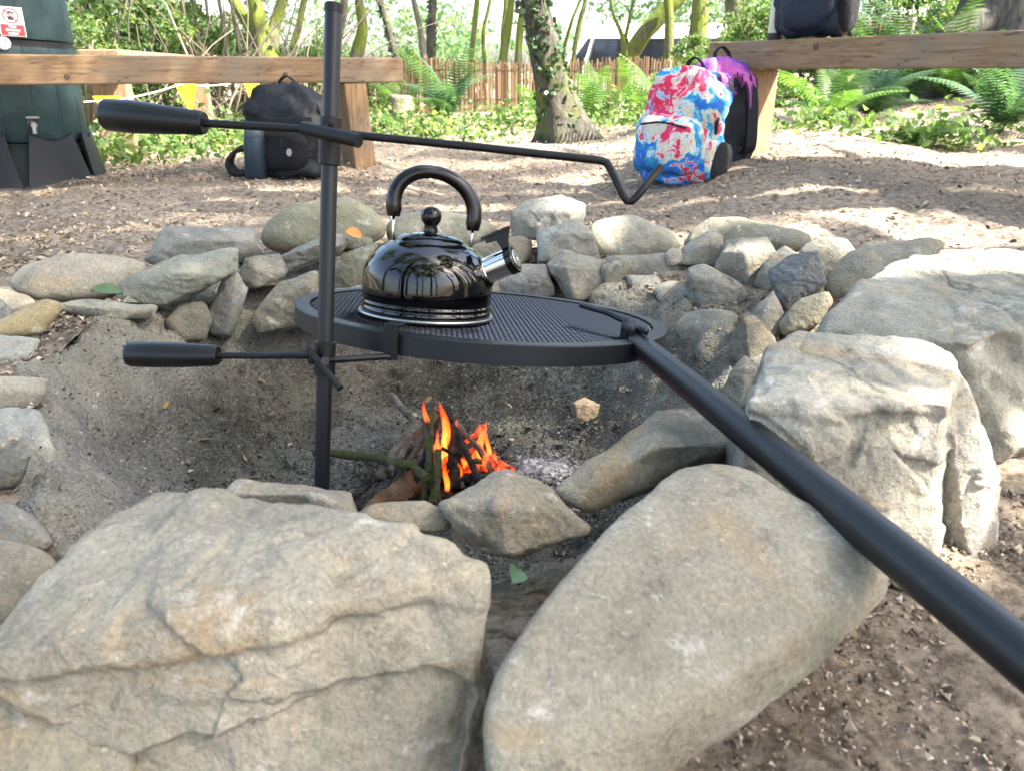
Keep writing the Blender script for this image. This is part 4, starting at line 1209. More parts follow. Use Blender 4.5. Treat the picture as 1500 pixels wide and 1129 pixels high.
hk = [t0 + lup * 0.010 + lu * 0.010 - dirt * 0.01, t0 + lup * 0.020 + lu * 0.006 - dirt * 0.024, t0 + lup * 0.018 - lu * 0.002 - dirt * 0.032]
adopt(MB().tube(hk, [0.0062, 0.0068, 0.0058], 10).build('hook', M['black_steel'], smooth=True), lh)

# ================================================================ the fire
FLZ = -0.205
def gpt(px, py, z): return atz(px, py, z)
def stick(label, ps, r0, r1, mat, name='stick', seed=0, cat='stick'):
    rg = random.Random(seed + 31)
    pts = [Vector(p) for p in ps]
    fine = []
    for i in range(len(pts) - 1):
        for k in range(5):
            fine.append(pts[i].lerp(pts[i + 1], k / 5) + Vector((rg.uniform(-1, 1), rg.uniform(-1, 1), rg.uniform(-1, 1))) * 0.0018)
    fine.append(pts[-1])
    n = len(fine)
    rad = [(r0 + (r1 - r0) * i / (n - 1)) * rg.uniform(0.90, 1.10) for i in range(n)]
    o = MB().tube(fine, rad, 10).build(name, M[mat], smooth=True)
    relocate(o, fine[0])
    tag(o, label, cat, 'firewood in the pit')
    return o
stick('short thick brown log with bark half peeled, lying under the sticks', [atz(540, 752, FLZ + .002), atz(585, 722, FLZ + .015), atz(634, 688, FLZ + .022)], 0.019, 0.021, 'log_brown', 'firewood_log', 1, 'log')
stick('curved mossy stick lying from the stake to the fire', [atz(462, 664, FLZ + .012), atz(500, 665, FLZ + .03), atz(560, 672, FLZ + .055), atz(605, 682, FLZ + .065), atz(628, 702, FLZ + .06)], 0.0075, 0.0085, 'stick_moss', seed=2)
stick('forked grey stick leaning away from the flames', [atz(572, 578, FLZ + .09), atz(596, 605, FLZ + .075), atz(615, 630, FLZ + .06), atz(640, 672, FLZ + .04)], 0.006, 0.0085, 'stick_pale', seed=3)
stick('broad pale split stick under the forked grey stick', [atz(556, 700, FLZ + .03), atz(582, 662, FLZ + .045), atz(612, 622, FLZ + .06)], 0.011, 0.013, 'stick_pale', seed=4)
stick('slim pale stick crossing the broad split one', [atz(572, 690, FLZ + .05), atz(596, 655, FLZ + .065), atz(622, 622, FLZ + .085)], 0.006, 0.005, 'stick_pale', seed=5)
stick('dark mossy upright stick beside the tall flame', [atz(640, 735, FLZ + .01), atz(632, 690, FLZ + .05), atz(626, 650, FLZ + .085), atz(623, 612, FLZ + .11)], 0.008, 0.006, 'stick_moss', seed=6)
stick('second mossy upright stick in front of the log', [atz(634, 738, FLZ + .02), atz(640, 705, FLZ + .05), atz(642, 660, FLZ + .08)], 0.008, 0.006, 'stick_moss', seed=7)
stick('charred black stick behind the tall flame', [atz(668, 715, FLZ + .01), atz(664, 670, FLZ + .05), atz(662, 640, FLZ + .07)], 0.0095, 0.009, 'charred', seed=8)
stick('charred stick standing between the two groups of flames', [atz(676, 705, FLZ + .012), atz(670, 660, FLZ + .05), atz(655, 622, FLZ + .08)], 0.011, 0.007, 'charred', seed=9)
stick('glowing stick leaning back through the flames', [atz(690, 690, FLZ + .02), atz(668, 640, FLZ + .055), atz(640, 605, FLZ + .085)], 0.0065, 0.006, 'ember', seed=10)
stick('curled twig rising out of the embers', [atz(690, 668, FLZ + .02), atz(694, 640, FLZ + .04), atz(698, 618, FLZ + .055), atz(705, 603, FLZ + .065)], 0.0045, 0.0030, 'stick_pale', 'twig', 11, 'twig')
stick('glowing stick lying along the front of the embers', [atz(690, 660, FLZ + .03), atz(722, 672, FLZ + .028), atz(752, 690, FLZ + .012)], 0.0055, 0.006, 'ember', seed=12)
stick('red hot stick end between the short flames', [atz(668, 695, FLZ + .02), atz(690, 684, FLZ + .03), atz(728, 683, FLZ + .02)], 0.009, 0.008, 'ember', seed=13)
stick('dark twig poking out left of the log', [atz(516, 728, FLZ + .008), atz(545, 705, FLZ + .02), atz(572, 686, FLZ + .03)], 0.007, 0.006, 'charred', seed=14)
stick('thin ember-tipped stick lying on the white ash', [atz(716, 682, FLZ + .015), atz(745, 690, FLZ + .012), atz(762, 700, FLZ + .008)], 0.004, 0.004, 'ember', seed=15)
stick('black charred stick crossing under the embers', [atz(655, 705, FLZ + .012), atz(690, 700, FLZ + .015), atz(735, 700, FLZ + .010)], 0.010, 0.009, 'charred', seed=16)
for k_, (a_, b_, lab_, mt_, r_) in enumerate([((574, 712), (642, 606, .115), 'pale stick leaning over the log towards the tall flame', 'stick_pale', .0065), ((596, 730), (650, 598, .12), 'dark stick leaning steeply over the log', 'charred', .007),
        ((708, 722), (652, 604, .115), 'charred stick leaning in from the embers', 'charred', .0065), ((728, 702), (668, 618, .09), 'pale stick leaning back over the embers', 'stick_pale', .0055), ((618, 738), (634, 596, .13), 'slim mossy stick standing in the middle of the fire', 'stick_moss', .0055),
        ((742, 712), (690, 640, .06), 'half-burnt stick propped on the embers', 'ember', .0055), ((566, 690), (622, 640, .085), 'short pale stick propped on the curved mossy one', 'stick_pale', .006)]):
    p0_ = atz(*a_, FLZ + 0.008); p1_ = atz(b_[0], b_[1], FLZ + b_[2])
    stick(lab_, [p0_, p0_.lerp(p1_, .5) + Vector((.004, 0, .004)), p1_], r_, r_ * 0.75, mt_, 'stick', 70 + k_)
_tw = random.Random(8)
for k_, (lab_, mt_) in enumerate([('short charred twig at the front of the fire', 'charred'), ('pale twig leaning on the log', 'stick_pale'), ('thin glowing twig in the flames', 'ember'), ('bent mossy twig beside the embers', 'stick_moss'), ('dry twig propped behind the flames', 'stick_pale'),
        ('blackened twig propped behind the flames', 'charred'), ('glowing twig fallen across the embers', 'ember'), ('crooked charred twig poking out of the embers', 'charred'), ('slender pale twig laid over the mossy stick', 'stick_pale'), ('stubby charred stick end in the ash', 'charred'), ('ember-red twig under the short flames', 'ember'), ('short mossy twig at the foot of the fire', 'stick_moss')]):
    x0_, y0_ = _tw.uniform(600, 735), _tw.uniform(690, 722)
    dx_ = _tw.uniform(-45, 45); 
    p0_ = atz(x0_, y0_, FLZ + 0.006); p2_ = atz(660 + _tw.uniform(-25, 50), _tw.uniform(620, 675), FLZ + _tw.uniform(0.03, 0.08))
    pm_ = p0_.lerp(p2_, 0.5) + Vector((_tw.uniform(-.01, .01), _tw.uniform(-.01, .01), 0.008))
    stick(lab_, [p0_, pm_, p2_], _tw.uniform(0.004, 0.0075), _tw.uniform(0.003, 0.005), mt_, 'twig', 40 + k_, 'twig')
stick('thin grey stick lying alone on the ash', [atz(318, 718, FLZ), atz(345, 702, FLZ + .006), atz(382, 699, FLZ + .004)], 0.0035, 0.0025, 'twig', 'twig', 17, 'twig')
# white ash heap
rgx = np.random.default_rng(5)
D, F = ICO[4]
ac = atz(790, 690, FLZ)
V = D * np.array([0.055, 0.045, 0.011]) * (1 + 0.25 * fbm(D * 3 + 4, 3, 3))[:, None] + np.array(ac)
ah = link('ash_heap', mesh_np('ash_heap', V, F), M['white_ash'])
relocate(ah, ac); tag(ah, 'small heap of white ash beside the embers', 'ash heap')
# flames
fl = empty('campfire_flames', atz(660, 690, FLZ))
tag(fl, 'orange flames rising from the burning sticks', 'flames')
def flame(px, py, h, r, z0, seed, lean=0.0):
    rg = random.Random(seed)
    b0 = atz(px, py, FLZ + z0)
    pts, rad = [], []
    ph = rg.uniform(0, 6)
    for i in range(15):
        s = i / 14
        pts.append(b0 + Vector((lean * s * h + 0.10 * h * math.sin(ph + s * 5.0) * s * (1 - 0.4 * s), 0.06 * h * math.cos(ph + s * 4.0) * s, s * h)))
        rad.append(1.0 * r * (0.55 + 0.9 * s) * (1 - s) ** 0.8 * 1.35 + 0.0003)
    o = MB().tube(pts, rad, 12, True, 0.7).build('flame', M['flame'], smooth=True)
    adopt(o, fl)
for k_, (px_, py_, h_, r_, z_, ln) in enumerate([(627, 645, 0.085, 0.0085, 0.07, 0), (651, 672, 0.118, 0.0135, 0.035, 0.02), (644, 684, 0.075, 0.0110, 0.025, 0), (655, 718, 0.060, 0.0085, 0.008, 0), (632, 675, 0.065, 0.0080, 0.025, 0.1),
        (703, 672, 0.075, 0.0110, 0.025, 0), (718, 670, 0.078, 0.0075, 0.025, -0.1), (682, 695, 0.055, 0.0105, 0.015, 0), (711, 690, 0.050, 0.0105, 0.015, 0.1), (694, 688, 0.042, 0.0085, 0.015, 0), (662, 694, 0.055, 0.0080, 0.015, 0), (637, 628, 0.050, 0.0060, 0.07, 0),
        (667, 660, 0.070, 0.0080, 0.04, 0.1), (726, 684, 0.040, 0.0060, 0.015, 0), (674, 706, 0.042, 0.0075, 0.01, 0)]):
    flame(px_, py_, h_, r_, z_, k_ + 1, ln)
# loose leaves and the flat stone chip in the pit
def leaf(label, p, size, mat, rot, tilt=0.3, wid=0.5, name='leaf'):
    n = 7
    vs_, fs_ = [], []
    for i in range(n):
        s = i / (n - 1)
        w = wid * math.sin(math.pi * min(1, s * 0.94 + 0.03)) ** 0.8
        zc = 0.12 * math.sin(s * 3)
        vs_ += [(s - 0.5, -w / 2, zc + 0.12), (s - 0.5, 0, zc), (s - 0.5, w / 2, zc + 0.12)]
    for i in range(n - 1):
        for k in (0, 1):
            a = i * 3 + k
            fs_.append((a, a + 1, a + 4, a + 3))
    me = bpy.data.meshes.new(name); me.from_pydata([tuple(x * size for x in v) for v in vs_], [], fs_)
    me.polygons.foreach_set('use_smooth', [True] * len(me.polygons)); me.update()
    o = link(name, me, M[mat]); o.location = p
    o.rotation_euler = (tilt, tilt * 0.4, rot)
    tag(o, label, 'leaf')
    return o
leaf('green leaf lying between the long pale boulder and the slanted slab', atz(157, 430, .115), 0.05, 'leaf_green', 0.3, 0.5)
leaf('orange fallen leaf on the crumbly stone behind the steel pole', at(518, 352, 1.74) + Vector((0, 0, .012)), 0.042, 'leaf_orange', 0.6, 0.8, 0.7)
leaf('dull green leaf trapped between the wide block and the triangular boulder', atz(752, 846, .095), 0.03, 'leaf_green', 1.4, 0.6, 0.6)
leaf('curled tan leaf on the pit floor behind the embers', atz(738, 597, FLZ + .012), 0.05, 'leaf_tan', 2.2, 0.5, 0.35)
leaf('narrow tan leaf lying on the pale ash', atz(352, 672, FLZ + .012), 0.045, 'leaf_tan', -0.6, 0.2, 0.25)
chip = outline_stone(None, [(840, 590), (856, 582), (878, 594), (874, 610), (858, 618), (846, 612)], 1.40, lean=1.6, thick=0.02, col=(0.33, 0.23, 0.13), k=20, name='stone_chip', parent=pit)
chip.parent = None
tag(chip, 'flat brown stone chip lying on the dark pit floor', 'stone chip')
# grit on the pit floor and wall
def scatter_bits(name, n, sampler, smin, smax, mat, label, cat, seed, flat=0.5, quad=False):
    rg = np.random.default_rng(seed)
    P = sampler(rg, n)
    n = len(P)
    s = rg.uniform(smin, smax, n) * rg.uniform(0.5, 1.0, n)
    if quad:
        base = np.array([(-1, -0.45, 0), (0, -0.6, 0.18), (1, -0.05, 0.05), (0.1, 0.55, -0.1), (-0.8, 0.35, 0.12)], float)
        fc = np.array([(0, 1, 3), (1, 2, 3), (0, 3, 4)])
    else:
        base = np.array([(1, 0, -.5), (-.6, .9, -.5), (-.6, -.9, -.5), (0.1, 0.1, 0.8)], float)
        fc = np.array([(0, 1, 3), (1, 2, 3), (2, 0, 3), (0, 2, 1)])
    a = rg.uniform(0, 2 * np.pi, n); tl = rg.normal(0, 0.55, n); t2 = rg.normal(0, 0.4, n)
    nb = len(base)
    b = base[None] * s[:, None, None] * np.array([1, 1, flat if not quad else 1.0])
    b = b * (1 + rg.uniform(-0.35, 0.35, (n, nb, 3)))
    if quad: b[:, :, 1] *= rg.uniform(0.25, 1.1, n)[:, None]
    ct, st_ = np.cos(tl)[:, None], np.sin(tl)[:, None]
    y = b[:, :, 1] * ct - b[:, :, 2] * st_; z = b[:, :, 1] * st_ + b[:, :, 2] * ct
    ct, st_ = np.cos(t2)[:, None], np.sin(t2)[:, None]
    x = b[:, :, 0] * ct - z * st_; z = b[:, :, 0] * st_ + z * ct
    ca_, sa_ = np.cos(a)[:, None], np.sin(a)[:, None]
    V = np.stack([x * ca_ - y * sa_, x * sa_ + y * ca_, z], -1) + P[:, None]
    Fc = (fc[None] + (np.arange(n) * nb)[:, None, None]).reshape(-1, 3)
    o = link(name, mesh_np(name, V.reshape(-1, 3), Fc, False), M[mat])
    tag(o, label, cat, kind='stuff')
    return o
def pit_sampler(rg, n):
    th = rg.uniform(0, 2 * np.pi, n); s = np.sqrt(rg.uniform(0, 1, n)) * 0.98
    s = np.where((s > 0.7) & (rg.uniform(0, 1, n) < 0.7), s * rg.uniform(0.2, 0.9, n), s)
    r = rim_r(th) * s
    z = bowl_z(s, th)
    return np.stack([PCX + r * np.cos(th), PCY + r * np.sin(th), z + 0.006 + 0.004 * rg.normal(size=n)], -1)
def coal_sampler(rg, n):
    c_ = atz(690, 700, FLZ); a = rg.uniform(0, 6.28, n); r = np.abs(rg.normal(0, 0.075, n))
    return np.stack([c_.x + r * np.cos(a) * 1.3, c_.y + r * np.sin(a), np.full(n, FLZ - 0.004) + 0.012 * np.exp(-(r / 0.08) ** 2)], -1)
scatter_bits('charcoal', 900, coal_sampler, 0.004, 0.012, 'charred', 'black charcoal crumbs spread under the fire', 'charcoal', 9)
scatter_bits('ash_flakes', 1500, lambda rg, n: np.array(atz(788, 692, FLZ)) + np.stack([rg.normal(0, 0.04, n), rg.normal(0, 0.035, n), np.abs(rg.normal(0, 0.003, n)) + 0.004], -1), 0.002, 0.007, 'white_ash', 'white ash flakes beside the embers', 'ash', 10, quad=True)
scatter_bits('grit', 16000, pit_sampler, 0.0014, 0.0048, 'grit', 'grey grit and cinders covering the pit floor', 'grit', 8)

scatter_bits('clay_clods', 260, lambda rg, n: pit_sampler(rg, n) + np.array([0, 0, 0.002]), 0.006, 0.020, 'pit_clay', 'lumps of dry clay lying in the pit', 'clay lumps', 12, flat=0.8)
scatter_bits('pit_leaves', 70, lambda rg, n: pit_sampler(rg, n) + np.array([0, 0, 0.006]), 0.008, 0.022, 'litter', 'dry leaf scraps fallen into the pit', 'leaf scraps', 13, quad=True)
def rim_sampler(rg, n):
    th = rg.uniform(-0.6, 3.9, n); o = rg.uniform(-0.02, 0.30, n) ; r = rim_r(th) + o
    x, y = PCX + r * np.cos(th), PCY + r * np.sin(th)
    m = 1 - sstep(0.0, 0.42, o); m2 = 1 - sstep(0.0, 0.16, o)
    z = (ground_h(x, y) * (1 - m) + 0.045 * m) * (1 - m2) + m2 * rim_z(th)
    return np.stack([x, y, z + 0.006], -1)
scatter_bits('rim_crumbs', 7000, rim_sampler, 0.002, 0.008, 'soil_bits', 'crumbs of soil and bark between the rim stones', 'soil crumbs', 16)
# ================================================================ sleeper benches
def bench(label, A, B, h, depth, posts, mat='timber', knots=()):
    """A, B: ends of the lower front edge of the seat sleeper"""
    A = Vector(A); B = Vector(B)
    d = (B - A); L = d.length; d.normalize()
    back = Vector((-d.y, d.x, 0))
    if back.y < 0: back = -back
    rotm = Matrix((d, back, d.cross(back))).transposed()
    if rotm.col[2].z < 0: rotm = Matrix((d, back, Vector((0, 0, 1)))).transposed()
    mid = (A + B) / 2
    g = empty('bench', (mid.x, mid.y, gz(mid.x, mid.y)))
    tag(g, label, 'bench')
    me = MB().bbox((0, 0, 0), (L, depth, h), 0.006).mesh('seat_sleeper')
    s = link('seat_sleeper', me, M[mat])
    s.matrix_basis = Matrix.Translation(mid + back * depth / 2 + Vector((0, 0, h / 2))) @ rotm.to_4x4()
    adopt(s, g)
    for (along, wa, wd, lean) in posts:
        q = A + d * along + back * (depth / 2)
        z0 = gz(q.x, q.y) - 0.06
        hh = A.z - z0 - 0.0015
        mb = MB().bbox((0, 0, 0), (wa, wd, hh), 0.006)
        pme = mb.mesh('post')
        for v in pme.vertices:
            v.co.x += lean * (0.5 - (v.co.z / hh + 0.5)) * 1.0
        p = link('post', pme, M['timber_post'])
        p.matrix_basis = Matrix.Translation(Vector((q.x, q.y, z0 + hh / 2))) @ rotm.to_4x4()
        adopt(p, g)
    for (along, up, r) in knots:
        q = A + d * along + Vector((0, 0, up)) - back * 0.001
        kf = Matrix((d, Vector((0, 0, 1)), -back)).transposed()
        k = MB().lathe([(0.0, 0.0015), (r * 0.55, 0.0015), (r * 0.8, 0.0025), (r, 0.0)], 18, q, kf).build('knot', M['knot'], smooth=True)
        adopt(k, g)
    return g
LA, LB = atc(0, 125, 2.96), atc(592, 121, 3.77)
LA.z = LB.z = 0.4235
ld = (LB - LA).normalized()
LA2 = LA - ld * 0.75
bench('sleeper bench with a dark backpack leaning on its post', LA2, LB, 0.110, 0.20, [((LB - LA2).length - 0.235, 0.11, 0.19, 0.03), (0.15, 0.11, 0.19, 0)], knots=[((LB - LA2).length - 0.58, 0.035, 0.012), ((LB - LA2).length - 1.45, 0.03, 0.010), ((LB - LA2).length - 0.34, 0.082, 0.009)])
RA, RB = atc(1035, 102, 3.55), atc(1500, 100, 2.486)
RA.z = RB.z = 0.482
rd = (RB - RA).normalized()
RB2 = RB + rd * 0.6
bench('sleeper bench with a navy backpack sitting on top', RA, RB2, 0.113, 0.20, [(0.20, 0.105, 0.19, 0.0), ((RB2 - RA).length - 0.15, 0.105, 0.19, 0.0)], knots=[(0.575, 0.082, 0.014)])
GA, GB = atc(118, 101, 4.05), atc(275, 101, 6.1)
GA.z = GB.z = 0.47
bench('sunlit sleeper bench standing behind the water butt', GA, GB, 0.11, 0.20, [(0.12, 0.10, 0.18, 0.0), ((GB - GA).length - 0.25, 0.10, 0.18, 0.0)])

# ================================================================ backpacks
def blob(w, d, h, prof, ex=3.2, nz=26, na=44, seed=0, wr=0.006, z0=0.0, bulge=None):
    """soft bag: superellipse sections; prof(s)->(width factor, depth factor, y shift)"""
    rows = []
    for i in range(nz + 1):
        s = i / nz
        fw, fd, sh = prof(s)
        a = np.linspace(0, 2 * np.pi, na, endpoint=False)
        ca_, sa_ = np.cos(a), np.sin(a)
        x = np.sign(ca_) * np.abs(ca_) ** (2 / ex) * w / 2 * fw
        y = np.sign(sa_) * np.abs(sa_) ** (2 / ex) * d / 2 * fd + sh
        rows.append(np.stack([x, y, np.full(na, z0 + s * h)], -1))
    V = np.concatenate(rows)
    c = np.array([0, 0, z0 + h / 2])
    dirv = V - c; dirv[:, 2] *= 0.3
    dirv /= np.linalg.norm(dirv, axis=1)[:, None] + 1e-9
    V = V + dirv * (wr * fbm(V * 14 + seed, 4, seed) + wr * 0.5 * fbm(V * np.array([40, 40, 14]) + seed, 2, seed + 2))[:, None]
    I = np.arange((nz + 1) * na).reshape(nz + 1, na); J = np.roll(I, -1, 1)
    q = np.stack([I[:-1], J[:-1], J[1:], I[1:]], -1).reshape(-1, 4)
    mb = MB(); mb.v = [tuple(v) for v in V]; mb.f = [tuple(int(i) for i in r) for r in q]
    mb.f.append(tuple(int(i) for i in I[0][::-1])); mb.f.append(tuple(int(i) for i in I[-1]))
    return mb
def bagprof(top=0.55, base=0.93, slump=0.0):
    def f(s):
        e = 1.0
        if s > 0.62: e = math.sqrt(max(0.0, 1 - ((s - 0.62) / 0.385) ** 2.4)) * (1 - 0.02) + 0.02
        k = base + (1 - base) * min(1, s / 0.25)
        bt = min(1.0, 0.80 + s / 0.05 * 0.2)
        return k * bt * (0.25 + 0.75 * e if s < 0.999 else 0.28), k * bt * (0.18 + 0.82 * e), slump * s
    return f
def pocketprof(s):
    e = (1 - abs(2 * s - 1) ** 3.0) ** 0.5 if 0 < s < 1 else 0.02
    return 0.55 + 0.45 * e, 0.15 + 0.85 * e, 0.0
def strap_path(w, d, h, sx, out=0.05, low=0.06):
    y = d / 2
    return [(sx * w * 0.16, y * 0.55, h * 0.86), (sx * w * 0.18, y + out * 0.5, h * 0.80), (sx * w * 0.21, y + out, h * 0.62), (sx * w * 0.24, y + out * 0.95, h * 0.40), (sx * w * 0.28, y + out * 0.6, h * 0.20), (sx * w * 0.33, y * 0.85, low)]
def band(mb, pts, width, thick, up=None):
    """flat webbing along a path"""
    pts = [Vector(p) for p in pts]
    fine = []
    for i in range(len(pts) - 1):
        p0 = pts[max(0, i - 1)]; p1 = pts[i]; p2 = pts[i + 1]; p3 = pts[min(len(pts) - 1, i + 2)]
        for k in range(5):
            t_ = k / 5
            fine.append(0.5 * ((2 * p1) + (p2 - p0) * t_ + (2 * p0 - 5 * p1 + 4 * p2 - p3) * t_ ** 2 + (3 * p1 - p0 - 3 * p2 + p3) * t_ ** 3))
    fine.append(pts[-1])
    n = len(fine); base = len(mb.v)
    side = Vector(up) if up is not None else Vector((1, 0, 0))
    for i, p in enumerate(fine):
        tg = (fine[min(n - 1, i + 1)] - fine[max(0, i - 1)]).normalized()
        s = (side - tg * side.dot(tg)).normalized()
        nn = tg.cross(s)
        for a, b in ((-1, -1), (1, -1), (1, 1), (-1, 1)):
            mb.v.append(tuple(p + s * (a * width / 2) + nn * (b * thick / 2)))
    for i in range(n - 1):
        for k in range(4):
            a = base + i * 4 + k; b = base + i * 4 + (k + 1) % 4
            mb.f.append((a, b, b + 4, a + 4))
    mb.f.append((base, base + 1, base + 2, base + 3)); e = base + (n - 1) * 4
    mb.f.append((e + 3, e + 2, e + 1, e))
    return mb
def backpack(label, loc, rz, w, d, h, mats, seed, tilt=(0, 0), pocket=(0.8, 0.42, 0.07), side=True, slump=0.0, round_pocket=False):
    g = empty('backpack', loc, rz)
    g.rotation_euler = (tilt[0], tilt[1], rz)
    tag(g, label, 'backpack')
    body = link('body', blob(w, d, h, bagprof(slump=slump), seed=seed, wr=0.019).mesh('body', True), M[mats['body']], g)
    pw, ph, pd = pocket
    fp = link('front_pocket', blob(w * pw, pd * 2, h * ph, pocketprof, ex=2.6 if not round_pocket else 2.2, seed=seed + 1, wr=0.005).mesh('front_pocket', True), M[mats['pocket']], g)
    fp.location = (0, -d / 2 + 0.006, h * 0.07)
    z = band(MB(), [(-w * pw * 0.36, -d / 2 - pd * 0.80, h * (0.07 + ph * 0.80)), (0, -d / 2 - pd * 0.98, h * (0.07 + ph * 0.86)), (w * pw * 0.36, -d / 2 - pd * 0.80, h * (0.07 + ph * 0.80))], 0.008, 0.006, (0, 0, 1))
    zo = z.build('zip', M['cloth_strap'], fp); zo.location = (0, d / 2 - 0.006, -h * 0.07)
    # main zip arch over the top
    arch = [(-w * 0.485, -0.02, h * 0.45)] + [(-w * 0.485 * math.cos(a), -d * 0.16, h * (0.60 + 0.345 * math.sin(a) ** 0.8)) for a in [0.25, 0.6, 1.0, 1.57, 2.14, 2.54, 2.89]] + [(w * 0.485, -0.02, h * 0.45)]
    band(MB(), arch, 0.016, 0.008, (0, 1, 0)).build('main_zip', M['cloth_strap'], g)
    for s in (-1, 1):
        band(MB(), strap_path(w, d, h, s), 0.055, 0.014).build('shoulder_strap', M[mats['strap']], g)
        band(MB(), [(s * w * 0.33, d * 0.42, 0.05), (s * w * 0.36, d * 0.62, 0.018), (s * w * 0.30, d * 0.85, 0.012)], 0.022, 0.004).build('webbing', M['cloth_strap'], g)
    lp = [(-0.035, 0.02, h * 0.955), (-0.034, 0.015, h * 1.03), (0.0, 0.01, h * 1.085), (0.034, 0.015, h * 1.03), (0.035, 0.02, h * 0.955)]
    band(MB(), lp, 0.020, 0.006, (0, 1, 0)).build('grab_loop', M['cloth_strap'], g)
    if side:
        for s in (-1, 1):
            sp_ = link('side_pocket', blob(0.05, d * 0.72, h * 0.36, pocketprof, seed=seed + 4, wr=0.004).mesh('side_pocket', True), M[mats['side']], g)
            sp_.location = (s * w * 0.475, 0.0, h * 0.05)
    return g
# dark backpack leaning on the bench post
p = atc(428, 268, 3.52); p.z = gz(p.x, p.y) - 0.005
bp1 = backpack('dark backpack with a round mesh pocket and white patch beside the bench post', p, R(-8), 0.345, 0.21, 0.395, dict(body='cloth_dark', pocket='cloth_black', strap='cloth_black', side='cloth_black'), 11, tilt=(R(-6), 0), pocket=(0.72, 0.44, 0.05), side=False, round_pocket=True)
def disc(parent, name, c, n, rx, rz_, mat, thick=0.003):
    n = Vector(n).normalized(); u = Vector((0, 0, 1)).cross(n).normalized(); w = n.cross(u)
    pts = [Vector(c) + u * (rx * math.cos(a)) + w * (rz_ * math.sin(a)) for a in [i * 2 * math.pi / 24 for i in range(24)]]
    return MB().prism(pts, n * -thick, n * thick).build(name, M[mat], parent)
disc(bp1, 'patch', (0.066, -0.163, 0.105), (0.1, -1, 0.05), 0.011, 0.016, 'patch_grey')
band(MB(), [(0.03, -0.160, 0.165), (0.036, -0.166, 0.145), (0.032, -0.165, 0.125)], 0.004, 0.004, (1, 0, 0)).build('zip_pull', M['cloth_strap'], bp1)
band(MB(), [(0.085, -0.158, 0.195), (0.095, -0.165, 0.188), (0.108, -0.158, 0.195)], 0.005, 0.004, (0, 0, 1)).build('key_ring', M['steel_grey'], bp1)
for zz, ww in ((0.245, 0.30), (0.10, 0.30)):
    band(MB(), [(-ww / 2, -0.10, zz), (-ww * 0.3, -0.125, zz - 0.01), (0.0, -0.132, zz - 0.012), (ww * 0.3, -0.125, zz - 0.008), (ww / 2, -0.10, zz)], 0.018, 0.005, (0, 0, 1)).build('compression_strap', M['cloth_strap'], bp1)
# big strap loop lying on the ground and a flask beside
band(MB(), [(-0.15, 0.02, 0.13), (-0.235, -0.02, 0.115), (-0.265, -0.05, 0.06), (-0.235, -0.06, 0.015), (-0.16, -0.05, 0.018)], 0.055, 0.016, (0, 1, 0.4)).build('hip_strap', M['cloth_strap'], bp1)
p2 = atc(376, 264, 3.40); p2.z = gz(p2.x, p2.y)
fk = empty('flask', p2); tag(fk, 'blue-grey drinks flask standing against the dark backpack', 'flask')
fk.rotation_euler = (0, R(4), 0)
MB().lathe([(0.0, 0.0), (0.043, 0.0), (0.047, 0.006), (0.047, 0.165), (0.043, 0.178), (0.0, 0.178)], 28).build('body', M['bottle_blue'], fk, autosmooth=40)
MB().lathe([(0.0, 0.176), (0.041, 0.176), (0.043, 0.182), (0.041, 0.212), (0.036, 0.218), (0.0, 0.219)], 28).build('cap', M['bottle_lid'], fk, autosmooth=40)
MB().tube([(-0.03, 0, 0.214), (-0.055, 0, 0.225), (-0.052, 0, 0.245), (-0.03, 0, 0.240)], 0.004, 8).build('carry_loop', M['gloss_black'], fk, smooth=True)
# tie-dye backpack
p = atc(986, 282, 3.26); p.z = gz(p.x, p.y) - 0.012
bp2 = backpack('tie-dye backpack in blue, red and white standing on the ground', p, R(-40), 0.33, 0.21, 0.45, dict(body='cloth_tiedye', pocket='cloth_tiedye', strap='cloth_black', side='cloth_tiedye'), 23, tilt=(R(-7), R(2)), pocket=(0.86, 0.50, 0.075))
gus = link('base_gusset', blob(0.052, 0.20, 0.17, pocketprof, seed=5, wr=0.004).mesh('base_gusset', True), M['cloth_black'], bp2); gus.location = (0.163, 0.045, 0.008)
for s_ in (-1, 1):
    band(MB(), [(s_ * 0.07, 0.11, 0.40), (s_ * 0.082, 0.165, 0.33), (s_ * 0.095, 0.17, 0.20), (s_ * 0.115, 0.13, 0.08)], 0.012, 0.018).build('strap_edging', M['cloth_tiedye'], bp2)
# purple drip backpack
p = atc(1046, 256, 3.47); p.z = gz(p.x, p.y) - 0.012
backpack('black backpack with purple and pink paint-drip print behind the tie-dye one', p, R(202), 0.30, 0.20, 0.46, dict(body='cloth_drip', pocket='cloth_drip', strap='cloth_drip', side='cloth_drip'), 37, tilt=(R(5), 0), pocket=(0.8, 0.45, 0.05))
# navy backpack on the sleeper bench
bdir = Vector((-rd.y, rd.x, 0)); bdir = bdir if bdir.y > 0 else -bdir
p = RA + rd * 0.475 + bdir * 0.105 + Vector((0, 0, 0.1145))
backpack('shiny navy backpack sitting on the sleeper bench', p, math.atan2(rd.y, rd.x) + R(8), 0.285, 0.17, 0.44, dict(body='cloth_navy', pocket='cloth_navy', strap='cloth_black', side='cloth_black'), 51, pocket=(0.78, 0.62, 0.04))
p = RA + rd * 0.285 + bdir * 0.10 + Vector((0, 0, 0.1135))
fk = empty('flask', p); tag(fk, 'tall pale cream flask with a dark base beside the navy backpack', 'flask')
MB().lathe([(0.0, 0.0), (0.030, 0.0), (0.032, 0.004), (0.032, 0.03), (0.0, 0.03)], 24).build('base', M['van_trim'], fk, autosmooth=40)
MB().lathe([(0.0, 0.029), (0.031, 0.029), (0.031, 0.22), (0.022, 0.245), (0.0, 0.246)], 24).build('body', M['cloth_cream'], fk, autosmooth=40)
